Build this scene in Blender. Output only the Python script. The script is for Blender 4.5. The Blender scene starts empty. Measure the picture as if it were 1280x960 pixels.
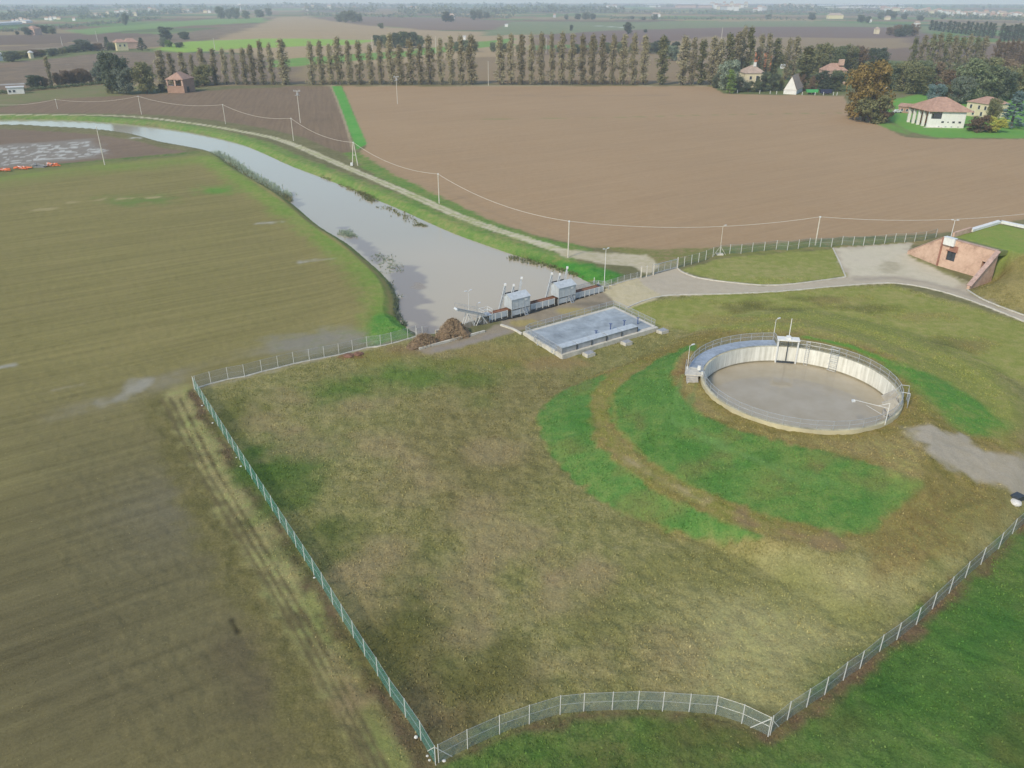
import bpy, bmesh, math, random
import numpy as np
from mathutils import Vector, Matrix
random.seed(7)
RNG = np.random.default_rng(11)
S = bpy.context.scene
C = S.collection
R = math.radians

# ------------------------------------------------------------------ camera
# the photograph is 1280 x 960; the drone hangs 50 m over the field
F = 980.0; CZ = 50.0; HY = -2.0
PITCH = math.atan((480 - HY) / F)
cP, sP = math.cos(PITCH), math.sin(PITCH)
cam_d = bpy.data.cameras.new('camera'); cam = bpy.data.objects.new('camera', cam_d); C.objects.link(cam)
cam.location = (0, 0, CZ); cam.rotation_euler = (math.pi / 2 - PITCH, 0, 0)
cam_d.sensor_width = 36; cam_d.lens = 36 * F / 1280; cam_d.clip_start = 0.5; cam_d.clip_end = 60000
S.camera = cam

def G(px, py, z=0.0):
    """survey helper: where the sight line of a photograph point meets height z"""
    u = (px - 640) / F; v = (480 - py) / F
    dx, dy, dz = u, cP + v * sP, -sP + v * cP
    t = (z - CZ) / dz
    return (dx * t, dy * t)
def P(x, y, z):
    z = z - CZ
    d = y * cP - z * sP
    return 640 + F * x / d, 480 - F * (y * sP + z * cP) / d

# ------------------------------------------------------------------ numeric helpers
def vnoise(x, y, seed=0):
    xi = np.floor(x).astype(np.int64); yi = np.floor(y).astype(np.int64)
    xf = x - xi; yf = y - yi
    def h(a, b):
        n = (a * 374761393 + b * 668265263 + seed * 982451653) & 0x7fffffff
        n = ((n ^ (n >> 13)) * 1274126177) & 0x7fffffff
        return ((n ^ (n >> 16)) & 0xffff) / 65535.0
    u = xf * xf * (3 - 2 * xf); v = yf * yf * (3 - 2 * yf)
    return (h(xi, yi) * (1 - u) + h(xi + 1, yi) * u) * (1 - v) + (h(xi, yi + 1) * (1 - u) + h(xi + 1, yi + 1) * u) * v
def fbm(x, y, sc, seed=0, oc=3):
    s = 0; a = 0.5; t = 0
    for i in range(oc):
        s = s + a * vnoise(x * sc, y * sc, seed + i * 17); t += a; a *= 0.5; sc *= 2.03
    return s / t
def sst(a, b, x):
    t = np.clip((x - a) / (b - a), 0, 1); return t * t * (3 - 2 * t)
def spl(pts, closed=False, n=5):
    p = [np.array(q, float) for q in pts]; m = len(p); out = []
    rng = range(m) if closed else range(m - 1)
    for i in rng:
        if closed: a, b, c, d = p[i - 1], p[i], p[(i + 1) % m], p[(i + 2) % m]
        else: a, b, c, d = p[max(i - 1, 0)], p[i], p[i + 1], p[min(i + 2, m - 1)]
        for k in range(n):
            t = k / n
            out.append(0.5 * (2 * b + (c - a) * t + (2 * a - 5 * b + 4 * c - d) * t * t + (3 * b - a - 3 * c + d) * t ** 3))
    if not closed: out.append(p[-1])
    return [tuple(q) for q in out]
BIG = 1e6
def pdist(poly, X, Y, margin=None, closed=True):
    """unsigned distance to a polyline"""
    poly = np.asarray(poly, float); res = np.full(X.shape, BIG)
    if margin is not None:
        lo = poly.min(0) - margin; hi = poly.max(0) + margin
        idx = np.nonzero((X > lo[0]) & (X < hi[0]) & (Y > lo[1]) & (Y < hi[1]))[0]
    else: idx = np.arange(X.size)
    if idx.size == 0: return res, idx
    x = X[idx]; y = Y[idx]; d2 = np.full(x.shape, 1e18)
    m = len(poly)
    for i in range(m if closed else m - 1):
        ax, ay = poly[i]; bx, by = poly[(i + 1) % m]
        ex, ey = bx - ax, by - ay
        L = ex * ex + ey * ey + 1e-12
        t = np.clip(((x - ax) * ex + (y - ay) * ey) / L, 0, 1)
        d2 = np.minimum(d2, (x - ax - t * ex) ** 2 + (y - ay - t * ey) ** 2)
    res[idx] = np.sqrt(d2)
    return res, idx
def sdf(poly, X, Y, margin=None):
    d, idx = pdist(poly, X, Y, margin)
    if idx.size == 0: return d
    poly = np.asarray(poly, float); x = X[idx]; y = Y[idx]
    ins = np.zeros(x.shape, bool); m = len(poly)
    for i in range(m):
        ax, ay = poly[i]; bx, by = poly[(i + 1) % m]
        if ay == by: continue
        c = ((ay > y) != (by > y)) & (x < (bx - ax) * (y - ay) / (by - ay) + ax)
        ins ^= c
    d[idx] = np.where(ins, -d[idx], d[idx])
    return d

# ------------------------------------------------------------------ terrain height
def GP(pts, z=0.0): return [G(a, b, z) for a, b in pts]
WZ = -1.0
canal_px = spl([(-260,149),(0,149.5),(60,149.5),(120,152),(175,157),(220,162.5),(262,170.5),(300,180),(330,192),(360,206),(400,221),(440,237),(500,262),(560,289),(620,311),(680,331),(720,345),(748,360)], n=3) + \
    [(746,368),(690,385),(640,400),(600,408),(560,416),(528,421)] + \
    spl([(512,412),(500,402),(496,392),(497,378),(492,361),(480,345),(455,322),(430,302),(400,284),(375,263),(350,243),(320,226),(292,209),(270,193),(240,186),(205,179.5),(170,170),(120,163.5),(60,160),(0,158),(-260,160)], n=3)
CANAL = GP(canal_px, WZ)
TC = (37.77, 92.71); TR_ = 12.62; RIM = 4.5; TOPZ = 3.95
foot = GP(spl([(868,413),(800,444),(740,468),(700,490),(676,510),(671,530),(683,560),(708,592),(750,626),(800,652),(860,672),(920,694),(1000,738),(1080,776),(1195,745),(1275,652),(1300,580),(1290,500),(1240,455),(1170,425),(1080,400),(1000,386),(920,392)], True, 3), 0)
b1 = GP(spl([(868,424),(800,451),(765,467),(742,490),(738,520),(752,555),(790,590),(840,622),(900,650),(950,670),(1010,688),(1085,700),(1170,684),(1245,622),(1275,570),(1265,505),(1220,460),(1150,430),(1070,405),(1000,392),(925,400)], True, 3), 1.7)
b2 = GP(spl([(875,430),(822,450),(782,470),(762,495),(772,540),(815,580),(870,610),(940,637),(1010,656),(1080,668),(1160,650),(1230,600),(1255,560),(1245,510),(1200,468),(1140,440),(1065,412),(1000,398),(930,406)], True, 3), 1.9)
top = GP(spl([(858,440),(846,456),(842,475),(855,500),(895,530),(960,550),(1050,572),(1110,588),(1150,598),(1165,560),(1160,510),(1148,470),(1110,440),(1050,417),(985,406),(920,411),(880,424)], True, 3), TOPZ)
BLp = G(1171, 332, 0); TLp = BLp
BT = 6.0
def P6(px, py): return G(px, py, BT)
TRp = P6(1246, 314)
LWp = G(1134, 317, 0)
RWp = G(1208, 361, 0)
def lerp2(a, b, t): return (a[0] + (b[0] - a[0]) * t, a[1] + (b[1] - a[1]) * t)
def off(p, q, d):      # unit normal offset of segment p-q to the back (away from the viewer)
    ex, ey = q[0] - p[0], q[1] - p[1]; L = math.hypot(ex, ey)
    return (-ey / L * d, ex / L * d)
n_f = off(BLp, TRp, 1.0); n_l = off(LWp, BLp, 1.0)
def sh(p, *vs): return (p[0] + sum(v[0] for v in vs), p[1] + sum(v[1] for v in vs))
mul = lambda v, k: (v[0] * k, v[1] * k)
ROOF = [sh(BLp, mul(n_f, 2.1)), sh(TRp, mul(n_f, 2.1), mul(off(RWp, TRp, 1), -2.0)), P6(1345, 335), P6(1420, 320), P6(1330, 296), P6(1250, 278.5), P6(1213, 289.5)]
FOOT2 = [sh(LWp, mul(n_l, 1.3)), sh(BLp, mul(n_f, 1.2)), sh(TRp, mul(n_f, 1.2), mul(off(RWp, TRp, 1), -1.3)), sh(RWp, mul(off(RWp, TRp, 1), -1.0)), G(1226, 373), G(1255, 384), G(1300, 400), G(1480, 455), G(1560, 330), G(1340, 286), G(1250, 290), G(1205, 296)]

def H(X, Y):
    X = np.asarray(X, float); Y = np.asarray(Y, float); shp = X.shape
    X = X.ravel(); Y = Y.ravel()
    d = sdf(CANAL, X, Y, 20)
    z = np.zeros(X.shape)
    bank = np.where(d < 0, np.maximum(WZ + d * .5, -2.6), np.minimum(WZ + d * .55, .35)) 
    near = d < 20
    # crest fades to the level of the fields within 20 m
    z = np.where(near, np.where(d < 3, bank, .35 * (1 - sst(5, 15, d))), 0.0)
    z += .10 * (fbm(X, Y, .05, 3) - .5) * (np.hypot(X, Y) < 700)
    df = sdf(foot, X, Y, 3)
    i = np.nonzero(df < 0)[0]
    if i.size:
        x, y = X[i], Y[i]
        d0 = np.abs(df[i]); d1 = sdf(b1, x, y); d2 = sdf(b2, x, y); d3 = sdf(top, x, y)
        h = np.where(d1 > 0, 1.7 * d0 / (d0 + np.abs(d1) + 1e-6),
            np.where(d2 > 0, 1.7 + .2 * np.abs(d1) / (np.abs(d1) + np.abs(d2) + 1e-6),
            np.where(d3 > 0, 1.9 + (TOPZ - 1.9) * np.abs(d2) / (np.abs(d2) + np.abs(d3) + 1e-6), TOPZ)))
        z[i] = z[i] * .3 + h
    df = sdf(FOOT2, X, Y, 3)
    i = np.nonzero(df < 0)[0]
    if i.size:
        x, y = X[i], Y[i]
        d0 = np.abs(df[i]); d3 = sdf(ROOF, x, y)
        z[i] = z[i] * .3 + np.where(d3 > 0, (BT - .15) * d0 / (d0 + np.abs(d3) + 1e-6), BT - .15)
    return z.reshape(shp)
def h1(x, y): return float(H(np.array([x]), np.array([y]))[0])
def GH(px, py, dz=0.0):
    """point of the ground seen at a photograph position"""
    pxa = np.atleast_1d(np.asarray(px, float)); pya = np.atleast_1d(np.asarray(py, float))
    z = np.zeros(pxa.shape)
    for _ in range(14):
        u = (pxa - 640) / F; v = (480 - pya) / F
        t = (z - CZ) / (-sP + v * cP)
        x = u * t; y = (cP + v * sP) * t
        z = z * .35 + .65 * H(x, y)
    if np.ndim(px) == 0: return Vector((float(x[0]), float(y[0]), float(z[0]) + dz))
    return np.stack([x, y], 1)
def GHP(pts):
    a = np.array(pts, float); return [tuple(q) for q in GH(a[:, 0], a[:, 1])]

# ------------------------------------------------------------------ colour
def lin(c):
    out = []
    for v in c[:3]:
        v = v / 255.0
        out.append(v / 12.92 if v <= .04045 else ((v + .055) / 1.055) ** 2.4)
    return np.array(out)
K = 0.80
def tint(c): return lin(c) * K * np.array((1.03, 1.03, .95))

# ------------------------------------------------------------------ materials
MATS = {}
def nodes(name):
    m = bpy.data.materials.new(name); m.use_nodes = True
    nt = m.node_tree; b = nt.nodes['Principled BSDF']
    return m, nt, b
def math_n(nt, op, a, b=None, c=None):
    n = nt.nodes.new('ShaderNodeMath'); n.operation = op
    for i, v in enumerate((a, b, c)):
        if v is None: continue
        if isinstance(v, (int, float)): n.inputs[i].default_value = v
        else: nt.links.new(v, n.inputs[i])
    return n.outputs[0]
def noise_n(nt, vec, scale, detail=4, rough=.6, off=None):
    n = nt.nodes.new('ShaderNodeTexNoise'); n.inputs['Scale'].default_value = scale
    n.inputs['Detail'].default_value = detail; n.inputs['Roughness'].default_value = rough
    nt.links.new(vec, n.inputs['Vector']); return n.outputs['Fac']
def mat(name, col, rough=.8, metal=0, var=.25, scale=1.2, spec=.3, streak=0, col2=None, rnd=0):
    """surface with weathering: two tones of noise, optional vertical streaks, per-object tone shift"""
    if name in MATS: return MATS[name]
    m, nt, b = nodes(name); L = nt.links.new
    tc = nt.nodes.new('ShaderNodeTexCoord').outputs['Object']
    a = noise_n(nt, tc, scale, 6, .65)
    b2 = noise_n(nt, tc, scale * .22, 3)
    f = math_n(nt, 'ADD', math_n(nt, 'MULTIPLY', a, .6), math_n(nt, 'MULTIPLY', b2, .4))
    if streak:
        mp = nt.nodes.new('ShaderNodeMapping'); mp.inputs['Scale'].default_value = (1, 1, .08); L(tc, mp.inputs[0])
        s = noise_n(nt, mp.outputs[0], 2.4, 4)
        f = math_n(nt, 'ADD', math_n(nt, 'MULTIPLY', f, 1 - streak), math_n(nt, 'MULTIPLY', s, streak))
    if rnd:
        oi = nt.nodes.new('ShaderNodeObjectInfo').outputs['Random']
        f = math_n(nt, 'ADD', f, math_n(nt, 'MULTIPLY', math_n(nt, 'SUBTRACT', oi, .5), rnd))
    rp = nt.nodes.new('ShaderNodeValToRGB'); L(f, rp.inputs[0])
    c = np.array(col, float); d = np.array(col2, float) if col2 is not None else c * (1 - 1.3 * var)
    e = rp.color_ramp.elements
    e[0].position = .34; e[0].color = (*np.clip(d, 0, 1), 1)
    e[1].position = .62; e[1].color = (*np.clip(c * (1 + .35 * var), 0, 1), 1)
    L(rp.outputs[0], b.inputs['Base Color'])
    b.inputs['Roughness'].default_value = rough; b.inputs['Metallic'].default_value = metal
    b.inputs['Specular IOR Level'].default_value = spec
    MATS[name] = m; return m
def chainlink(name, col, cover):
    m, nt, b = nodes(name); L = nt.links.new
    uv = nt.nodes.new('ShaderNodeTexCoord').outputs['UV']
    sx = nt.nodes.new('ShaderNodeSeparateXYZ'); L(uv, sx.inputs[0])
    def wires(expr):
        fr = math_n(nt, 'FRACT', math_n(nt, 'MULTIPLY', expr, 1 / .07))
        return math_n(nt, 'LESS_THAN', fr, cover)
    w1 = wires(math_n(nt, 'ADD', sx.outputs[0], sx.outputs[1])); w2 = wires(math_n(nt, 'SUBTRACT', sx.outputs[0], sx.outputs[1]))
    w = math_n(nt, 'MAXIMUM', w1, w2)
    tr = nt.nodes.new('ShaderNodeBsdfTransparent'); mx = nt.nodes.new('ShaderNodeMixShader')
    L(w, mx.inputs[0]); L(tr.outputs[0], mx.inputs[1]); L(b.outputs[0], mx.inputs[2])
    L(mx.outputs[0], nt.nodes['Material Output'].inputs[0])
    b.inputs['Base Color'].default_value = (*col, 1); b.inputs['Roughness'].default_value = .6
    MATS[name] = m; return m

# ------------------------------------------------------------------ mesh builder
class MB:
    def __init__(s): s.v = []; s.f = []; s.uv = {}
    def add(s, vs, fs):
        o = len(s.v); s.v += [tuple(v) for v in vs]; s.f += [tuple(i + o for i in f) for f in fs]; return s
    def box(s, c, d, rz=0, top=1.0):
        hx, hy, hz = d[0] / 2, d[1] / 2, d[2] / 2; cr, sr = math.cos(rz), math.sin(rz); vs = []
        for z, k in ((-hz, 1), (hz, top)):
            for x, y in ((-hx, -hy), (hx, -hy), (hx, hy), (-hx, hy)):
                x *= k; y *= k
                vs.append((c[0] + x * cr - y * sr, c[1] + x * sr + y * cr, c[2] + z))
        return s.add(vs, [(3,2,1,0),(4,5,6,7),(0,1,5,4),(1,2,6,5),(2,3,7,6),(3,0,4,7)])
    def prism(s, pts, z0, z1):
        n = len(pts)
        a = sum(pts[i][0] * pts[(i + 1) % n][1] - pts[(i + 1) % n][0] * pts[i][1] for i in range(n))
        if a < 0: pts = pts[::-1]
        zz0 = z0 if hasattr(z0, '__len__') else [z0] * n
        zz1 = z1 if hasattr(z1, '__len__') else [z1] * n
        if a < 0:
            if hasattr(z0, '__len__'): zz0 = zz0[::-1]
            if hasattr(z1, '__len__'): zz1 = zz1[::-1]
        vs = [(p[0], p[1], zz0[i]) for i, p in enumerate(pts)] + [(p[0], p[1], zz1[i]) for i, p in enumerate(pts)]
        fs = [tuple(range(n))[::-1], tuple(range(n, 2 * n))] + [(i, (i + 1) % n, n + (i + 1) % n, n + i) for i in range(n)]
        return s.add(vs, fs)
    def tube(s, p0, p1, r0, r1=None, n=8, caps=True):
        r1 = r0 if r1 is None else r1
        p0 = Vector(p0); p1 = Vector(p1); d = (p1 - p0)
        if d.length < 1e-6: return s
        q = d.to_track_quat('Z', 'Y'); vs = []
        for p, r in ((p0, r0), (p1, r1)):
            for i in range(n):
                a = 2 * math.pi * i / n
                vs.append(p + q @ Vector((r * math.cos(a), r * math.sin(a), 0)))
        fs = [(i, (i + 1) % n, n + (i + 1) % n, n + i) for i in range(n)]
        if caps: fs += [tuple(range(n))[::-1], tuple(range(n, 2 * n))]
        return s.add(vs, fs)
    def path(s, pts, r, n=6):
        for a, b in zip(pts[:-1], pts[1:]): s.tube(a, b, r, r, n, True)
        return s
    def beam(s, p0, p1, w, h):
        """box beam between two points, w wide and h high"""
        p0 = Vector(p0); p1 = Vector(p1); d = (p1 - p0).normalized()
        up = Vector((0, 0, 1)) if abs(d.z) < .95 else Vector((0, 1, 0))
        sd = d.cross(up).normalized() * (w / 2); up = sd.cross(d).normalized() * (h / 2)
        vs = [p + a * sd + b * up for p in (p0, p1) for a, b in ((-1, -1), (1, -1), (1, 1), (-1, 1))]
        return s.add(vs, [(0,1,2,3),(7,6,5,4),(0,4,5,1),(1,5,6,2),(2,6,7,3),(3,7,4,0)])
    def strip(s, pts, h, lift=0.0, uvs=True):
        """upright sheet along pts (list of 3D points) of height h; uv in metres"""
        o = len(s.v); t = 0; us = []
        for i, p in enumerate(pts):
            if i: t += (Vector(p) - Vector(pts[i - 1])).length
            us.append(t); s.v += [(p[0], p[1], p[2] + lift), (p[0], p[1], p[2] + h)]
            s.uv[o + 2 * i] = (t, lift); s.uv[o + 2 * i + 1] = (t, h)
        for i in range(len(pts) - 1): s.f.append((o + 2 * i, o + 2 * i + 2, o + 2 * i + 3, o + 2 * i + 1))
        return s
    def mesh(s, name, m=None, smooth=False, loc=(0, 0, 0)):
        me = bpy.data.meshes.new(name)
        L = Vector(loc)
        me.from_pydata([(v[0] - L[0], v[1] - L[1], v[2] - L[2]) for v in s.v], [], s.f)
        if s.uv:
            ul = me.uv_layers.new(name='uv')
            for lp in me.loops: ul.data[lp.index].uv = s.uv.get(lp.vertex_index, (0, 0))
        if m: me.materials.append(m)
        if smooth:
            for p in me.polygons: p.use_smooth = True
        return me
    def build(s, name, m, parent=None, smooth=False):
        """link as ONE mesh object; world coordinates become local to the (unrotated) parent thing"""
        loc = Vector((0, 0, 0)); q = parent
        while q is not None: loc += q.location; q = q.parent
        if parent is None and s.v:
            a = np.array(s.v); loc = Vector(((a[:, 0].min() + a[:, 0].max()) / 2, (a[:, 1].min() + a[:, 1].max()) / 2, a[:, 2].min()))
        o = bpy.data.objects.new(name, s.mesh(name, m, smooth, loc)); C.objects.link(o)
        if parent is not None: o.parent = parent
        else: o.location = loc
        return o
def tag(o, label=None, cat=None, group=None, kind=None):
    if label: o['label'] = label
    if cat: o['category'] = cat
    if group: o['group'] = group
    if kind: o['kind'] = kind
    return o
def thing(name, loc, label, cat, group=None):
    o = bpy.data.objects.new(name, None); C.objects.link(o); o.location = loc; o.empty_display_size = .5
    return tag(o, label, cat, group)
def inst(name, me, parent, loc=(0, 0, 0), rz=0, sc=1, m=None):
    o = bpy.data.objects.new(name, me); C.objects.link(o)
    if parent is not None: o.parent = parent
    o.location = loc; o.rotation_euler = (0, 0, rz)
    o.scale = (sc, sc, sc) if isinstance(sc, (int, float)) else sc
    if m is not None:
        o.material_slots[0].link = 'OBJECT'; o.material_slots[0].material = m
    return o
# ------------------------------------------------------------------ ground painting
# every zone: world outline, its own soil or grass colour, the colour of its patches, (tuft, rowA, rowB, wet)
ZONES = []
def Z(px, col, alt=None, ctrl=(.5, 0, 0, 0), soft=1.0, amp=1.5, nsc=.35, name=None, k=1.0, mask=None, raw=False):
    ZONES.append(('poly', px if raw else GHP(px), col, alt, ctrl, soft, amp, nsc, name, k, mask))
def ST(px, w, col, alt=None, ctrl=(.5, 0, 0, 0), soft=.5, amp=.6, nsc=.5, name=None, k=1.0, mask=None):
    ZONES.append(('line', GHP(px), col, alt, ctrl, soft, amp, nsc, name, k, mask, w / 2))
def BL(cx, cy, rx, ry, col, alt=None, ctrl=(.8, 0, 0, 0), soft=3, amp=3, nsc=.3, k=1.0, rot=0, name=None):
    pts = []
    for i in range(14):
        a = 2 * math.pi * i / 14; x = rx * math.cos(a); y = ry * math.sin(a)
        pts.append((cx + x * math.cos(rot) - y * math.sin(rot), cy + x * math.sin(rot) + y * math.cos(rot)))
    Z(pts, col, alt, ctrl, soft, amp, nsc, name, k)

# --- far country
tan = (168, 153, 128); soil = (128, 114, 104); grn = (128, 148, 92); dgr = (88, 104, 82)
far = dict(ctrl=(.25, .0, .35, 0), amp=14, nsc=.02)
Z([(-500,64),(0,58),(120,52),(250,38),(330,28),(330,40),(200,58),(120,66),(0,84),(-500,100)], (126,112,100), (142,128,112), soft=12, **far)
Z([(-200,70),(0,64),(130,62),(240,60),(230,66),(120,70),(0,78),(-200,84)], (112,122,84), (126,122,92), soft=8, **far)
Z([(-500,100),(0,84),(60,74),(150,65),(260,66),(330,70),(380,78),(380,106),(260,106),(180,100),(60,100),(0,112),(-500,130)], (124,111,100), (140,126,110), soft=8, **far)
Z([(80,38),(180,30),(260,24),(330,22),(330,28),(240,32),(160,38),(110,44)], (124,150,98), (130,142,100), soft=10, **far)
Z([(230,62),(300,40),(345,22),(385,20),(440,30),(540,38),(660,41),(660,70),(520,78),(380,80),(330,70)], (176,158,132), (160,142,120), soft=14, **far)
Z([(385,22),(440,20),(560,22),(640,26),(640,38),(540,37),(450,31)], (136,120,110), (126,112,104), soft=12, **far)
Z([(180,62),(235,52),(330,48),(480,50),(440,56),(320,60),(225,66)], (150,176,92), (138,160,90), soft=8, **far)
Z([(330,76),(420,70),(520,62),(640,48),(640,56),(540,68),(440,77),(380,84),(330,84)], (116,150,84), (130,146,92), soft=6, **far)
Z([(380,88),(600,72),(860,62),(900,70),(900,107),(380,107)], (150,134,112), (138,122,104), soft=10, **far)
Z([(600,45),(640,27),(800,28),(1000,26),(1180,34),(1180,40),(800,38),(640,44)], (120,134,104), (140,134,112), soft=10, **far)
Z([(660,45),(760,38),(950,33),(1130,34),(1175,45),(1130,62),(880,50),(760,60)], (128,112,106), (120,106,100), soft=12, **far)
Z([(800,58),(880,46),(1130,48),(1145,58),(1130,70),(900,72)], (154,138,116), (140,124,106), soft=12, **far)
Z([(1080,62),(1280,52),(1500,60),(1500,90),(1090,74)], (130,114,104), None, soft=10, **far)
ST([(0,62.5),(70,60),(140,57)], 6, (178,166,146), soft=4, amp=3, nsc=.1)
ST([(0,105.5),(20,104.8),(38,104.3)], 3, (205,205,205), soft=2, amp=2, nsc=.1, ctrl=(.1,0,0,.8))
ST([(60,82),(85,81)], 3, (185,180,172), soft=2, amp=2, nsc=.1, ctrl=(.1,0,0,.8))
ST([(735,33),(750,32.5),(780,34.5)], 10, (205,208,210), soft=8, amp=6, nsc=.05, ctrl=(.1,0,0,.8))
ST([(644,30.5),(652,30.3)], 10, (205,208,210), soft=8, amp=6, nsc=.05, ctrl=(.1,0,0,.8))
# --- farmyard greens
Z([(1090,140),(1110,150),(1135,164),(1170,172),(1290,173),(1500,176),(1500,120),(1290,110),(1180,112),(1110,125)], (112,168,78), (120,158,80), (.5,0,0,0), 2, 2)
Z([(1040,137),(1062,137),(1100,150),(1130,160),(1135,168),(1100,160),(1064,150),(1048,143)], (120,158,80), None, (.5,0,0,0), 2, 2)
Z([(880,108),(905,117),(1055,119),(1062,110),(1150,118),(1190,100),(1010,84),(930,90)], (104,118,70), (120,124,84), (.5,0,0,0), 3, 3)
Z([(-100,123),(0,117),(130,106),(180,108),(240,108),(260,112),(160,119),(60,124),(0,133),(-100,140)], (128,132,88), (136,124,96), (.5,0,0,0), 2, 2)
ST([(-60,121),(0,115.5),(60,109.5),(130,103.5)], 7, (70,96,62), (84,104,66), (.7,0,0,0), 2, 1)
Z([(330,107.4),(900,107.4),(900,104.5),(330,104.5)], (122,116,80), (134,124,92), (.5,0,0,0), 2, 2)
ST([(380,107.2),(640,107.2),(890,107.4)], 1.5, (176,164,138), None, (.3,0,0,0), .6, .6)
# --- fields beyond the canal
Z([(-260,142),(0,135),(40,128),(95,122),(170,118.5),(270,112.5),(370,107.8),(412,107.8),(428,140),(440,180),(437,193),(415,187),(380,172),(330,160),(270,150.5),(200,143.5),(120,141.5),(0,141.5),(-260,143)], (142,122,102), (128,109,92), (.35,0,.8,0), .6, .5, name='ploughed_field')
Z([(428,107.8),(560,107.8),(800,107.8),(890,107.8),(905,117.5),(1055,120),(1062,139),(1100,157),(1130,171),(1170,173.5),(1290,174),(1700,176),(1700,300),(1290,272),(1240,283),(1160,293),(1050,297),(960,305),(900,309),(850,314),(800,314),(760,311),(720,306),(690,299),(650,288),(600,273),(550,254),(510,238),(475,221),(450,205),(448,191),(458,183)], (178,151,122), (168,141,112), (.3,.35,.0,0), .6, .7, name='bare_field')
ST([(560,150),(640,148.5),(760,147),(900,143.5),(1062,141)], 1.3, (146,150,100), None, (.5,0,0,0), .8, 1.2, .12, k=.75)
ST([(620,119),(700,120),(830,119)], 5, (164,142,120), None, (.3,.35,0,0), 4, 3, .1, k=.6)
Z([(414,107.6),(427,107.6),(441,140),(459,180),(446,187),(437,165),(421,125)], (96,168,76), (112,164,84), (.4,0,0,0), .5, .5)
ST([(413.5,107.6),(421,125),(432,155),(441,187)], 1.1, (178,160,134), None, (.4,0,0,0), .3, .3)
# --- banks
ST([(-200,145.5),(0,144.5),(60,144.5),(130,147),(200,152.5),(262,162),(320,178),(370,200),(430,226),(500,252),(560,281),(620,304),(690,328),(745,352)], 8, (114,146,76), (138,142,90), (.8,0,0,0), 1.2, 1.5)
ST([(440,192),(480,219),(540,247),(600,277),(660,298),(720,312)], 6, (112,146,74), (134,142,84), (.8,0,0,0), 1, 1.5)
ST([(640,322),(690,333),(730,345),(745,352)], 3, (88,128,60), (128,124,76), (.9,0,0,0), 1, 1.2)
Z([(700,331),(740,330),(775,343),(770,352),(752,355),(730,345)], (72,138,58), (96,140,62), (.8,0,0,0), 1, 1)
Z([(745,307),(830,312),(900,309),(1000,303),(1160,296),(1160,306),(1045,310),(900,322),(850,330),(822,333),(800,321)], (132,136,80), (150,134,100), (.7,0,0,0), .8, 1)
# --- the stubble field with its flood marks
Z([(-500,250),(0,222),(60,213),(130,205),(200,198),(245,194),(290,217),(330,245),(380,281),(430,313),(465,345),(485,375),(487,395),(470,415),(440,430),(380,446),(300,464),(243,480),(225,495),(240,560),(300,660),(380,780),(450,880),(500,975),(550,1300),(-500,1300)], (142,134,88), (137,128,86), (.45,.75,0,0), 1, 1, name='stubble_field')
ST([(-150,229),(0,223),(60,215),(130,208),(200,204),(240,200)], 14, (132,150,78), (130,136,78), (.5,.4,0,0), 14, 8, .1)
BL(270,238,22,4,(112,150,70), None, (.5,.3,0,0), 5, 5)
BL(170,250,40,5,(118,138,76), None, (.5,.3,0,0), 6, 6)
BL(120,620,190,120,(124,117,83),(119,111,80),(.5,1.0,0,0), 24, 4, .06, k=.9)
BL(60,860,260,170,(106,98,74),(101,94,71),(.55,1.2,0,0), 20, 4, .08, k=.9)
BL(200,700,110,130,(112,106,81),(107,102,78),(.55,.9,0,0), 16, 4, .08, k=.7, rot=.3)
BL(330,890,50,55,(92,86,68),None,(.7,.4,0,0), 7, 5, .12, k=.6)
BL(235,640,45,45,(132,126,112),None,(.5,.3,0,0), 8, 5, .12, k=.5)
BL(330,820,40,60,(110,100,80),None,(.6,.2,0,0), 4, 5, .12, k=.6)
ST([(100,508),(140,497),(180,478),(235,462),(330,440),(440,420)], 2.2, (150,143,128), (138,130,104), (.3,.2,0,.25), 3, 5, .12, k=.75)
Z([(330,428),(400,415),(452,413),(450,426),(400,436),(345,440)], (146,140,126), (130,132,98), (.3,.1,0,.5), 2, 3, .25, k=.85)
ST([(130,505),(160,490),(178,480)], 1.5, (168,163,152), None, (.3,.1,0,.4), 1.5, 3, .3, k=.8)
ST([(376,327.5),(395,325),(420,322.5)], .9, (176,172,160), None, (.2,.1,0,.6), .7, 1, .4)
ST([(320,280),(352,277)], .9, (170,166,150), None, (.2,.1,0,.6), .7, 1, .4)
ST([(-20,462),(0,459),(18,456)], .8, (165,160,145), None, (.2,.1,0,.5), .5, .8, .4)
ST([(66,488),(85,484),(102,481)], .6, (152,143,112), None, (.2,.1,0,.2), .5, .8, .4)
for a, b, w in ((88,252,1.4),(112,251,1.6),(152,249,1.8),(187,247,1.5),(50,262,1.2)):
    ST([(a, b), (a + 12, b - 1)], w, (172,160,118), None, (.3,.1,0,0), 1.0, 2.5, .3)
ST([(290,775),(297,790)], .35, (52,48,38), None, (.4,0,0,0), .25, .3)
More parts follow.
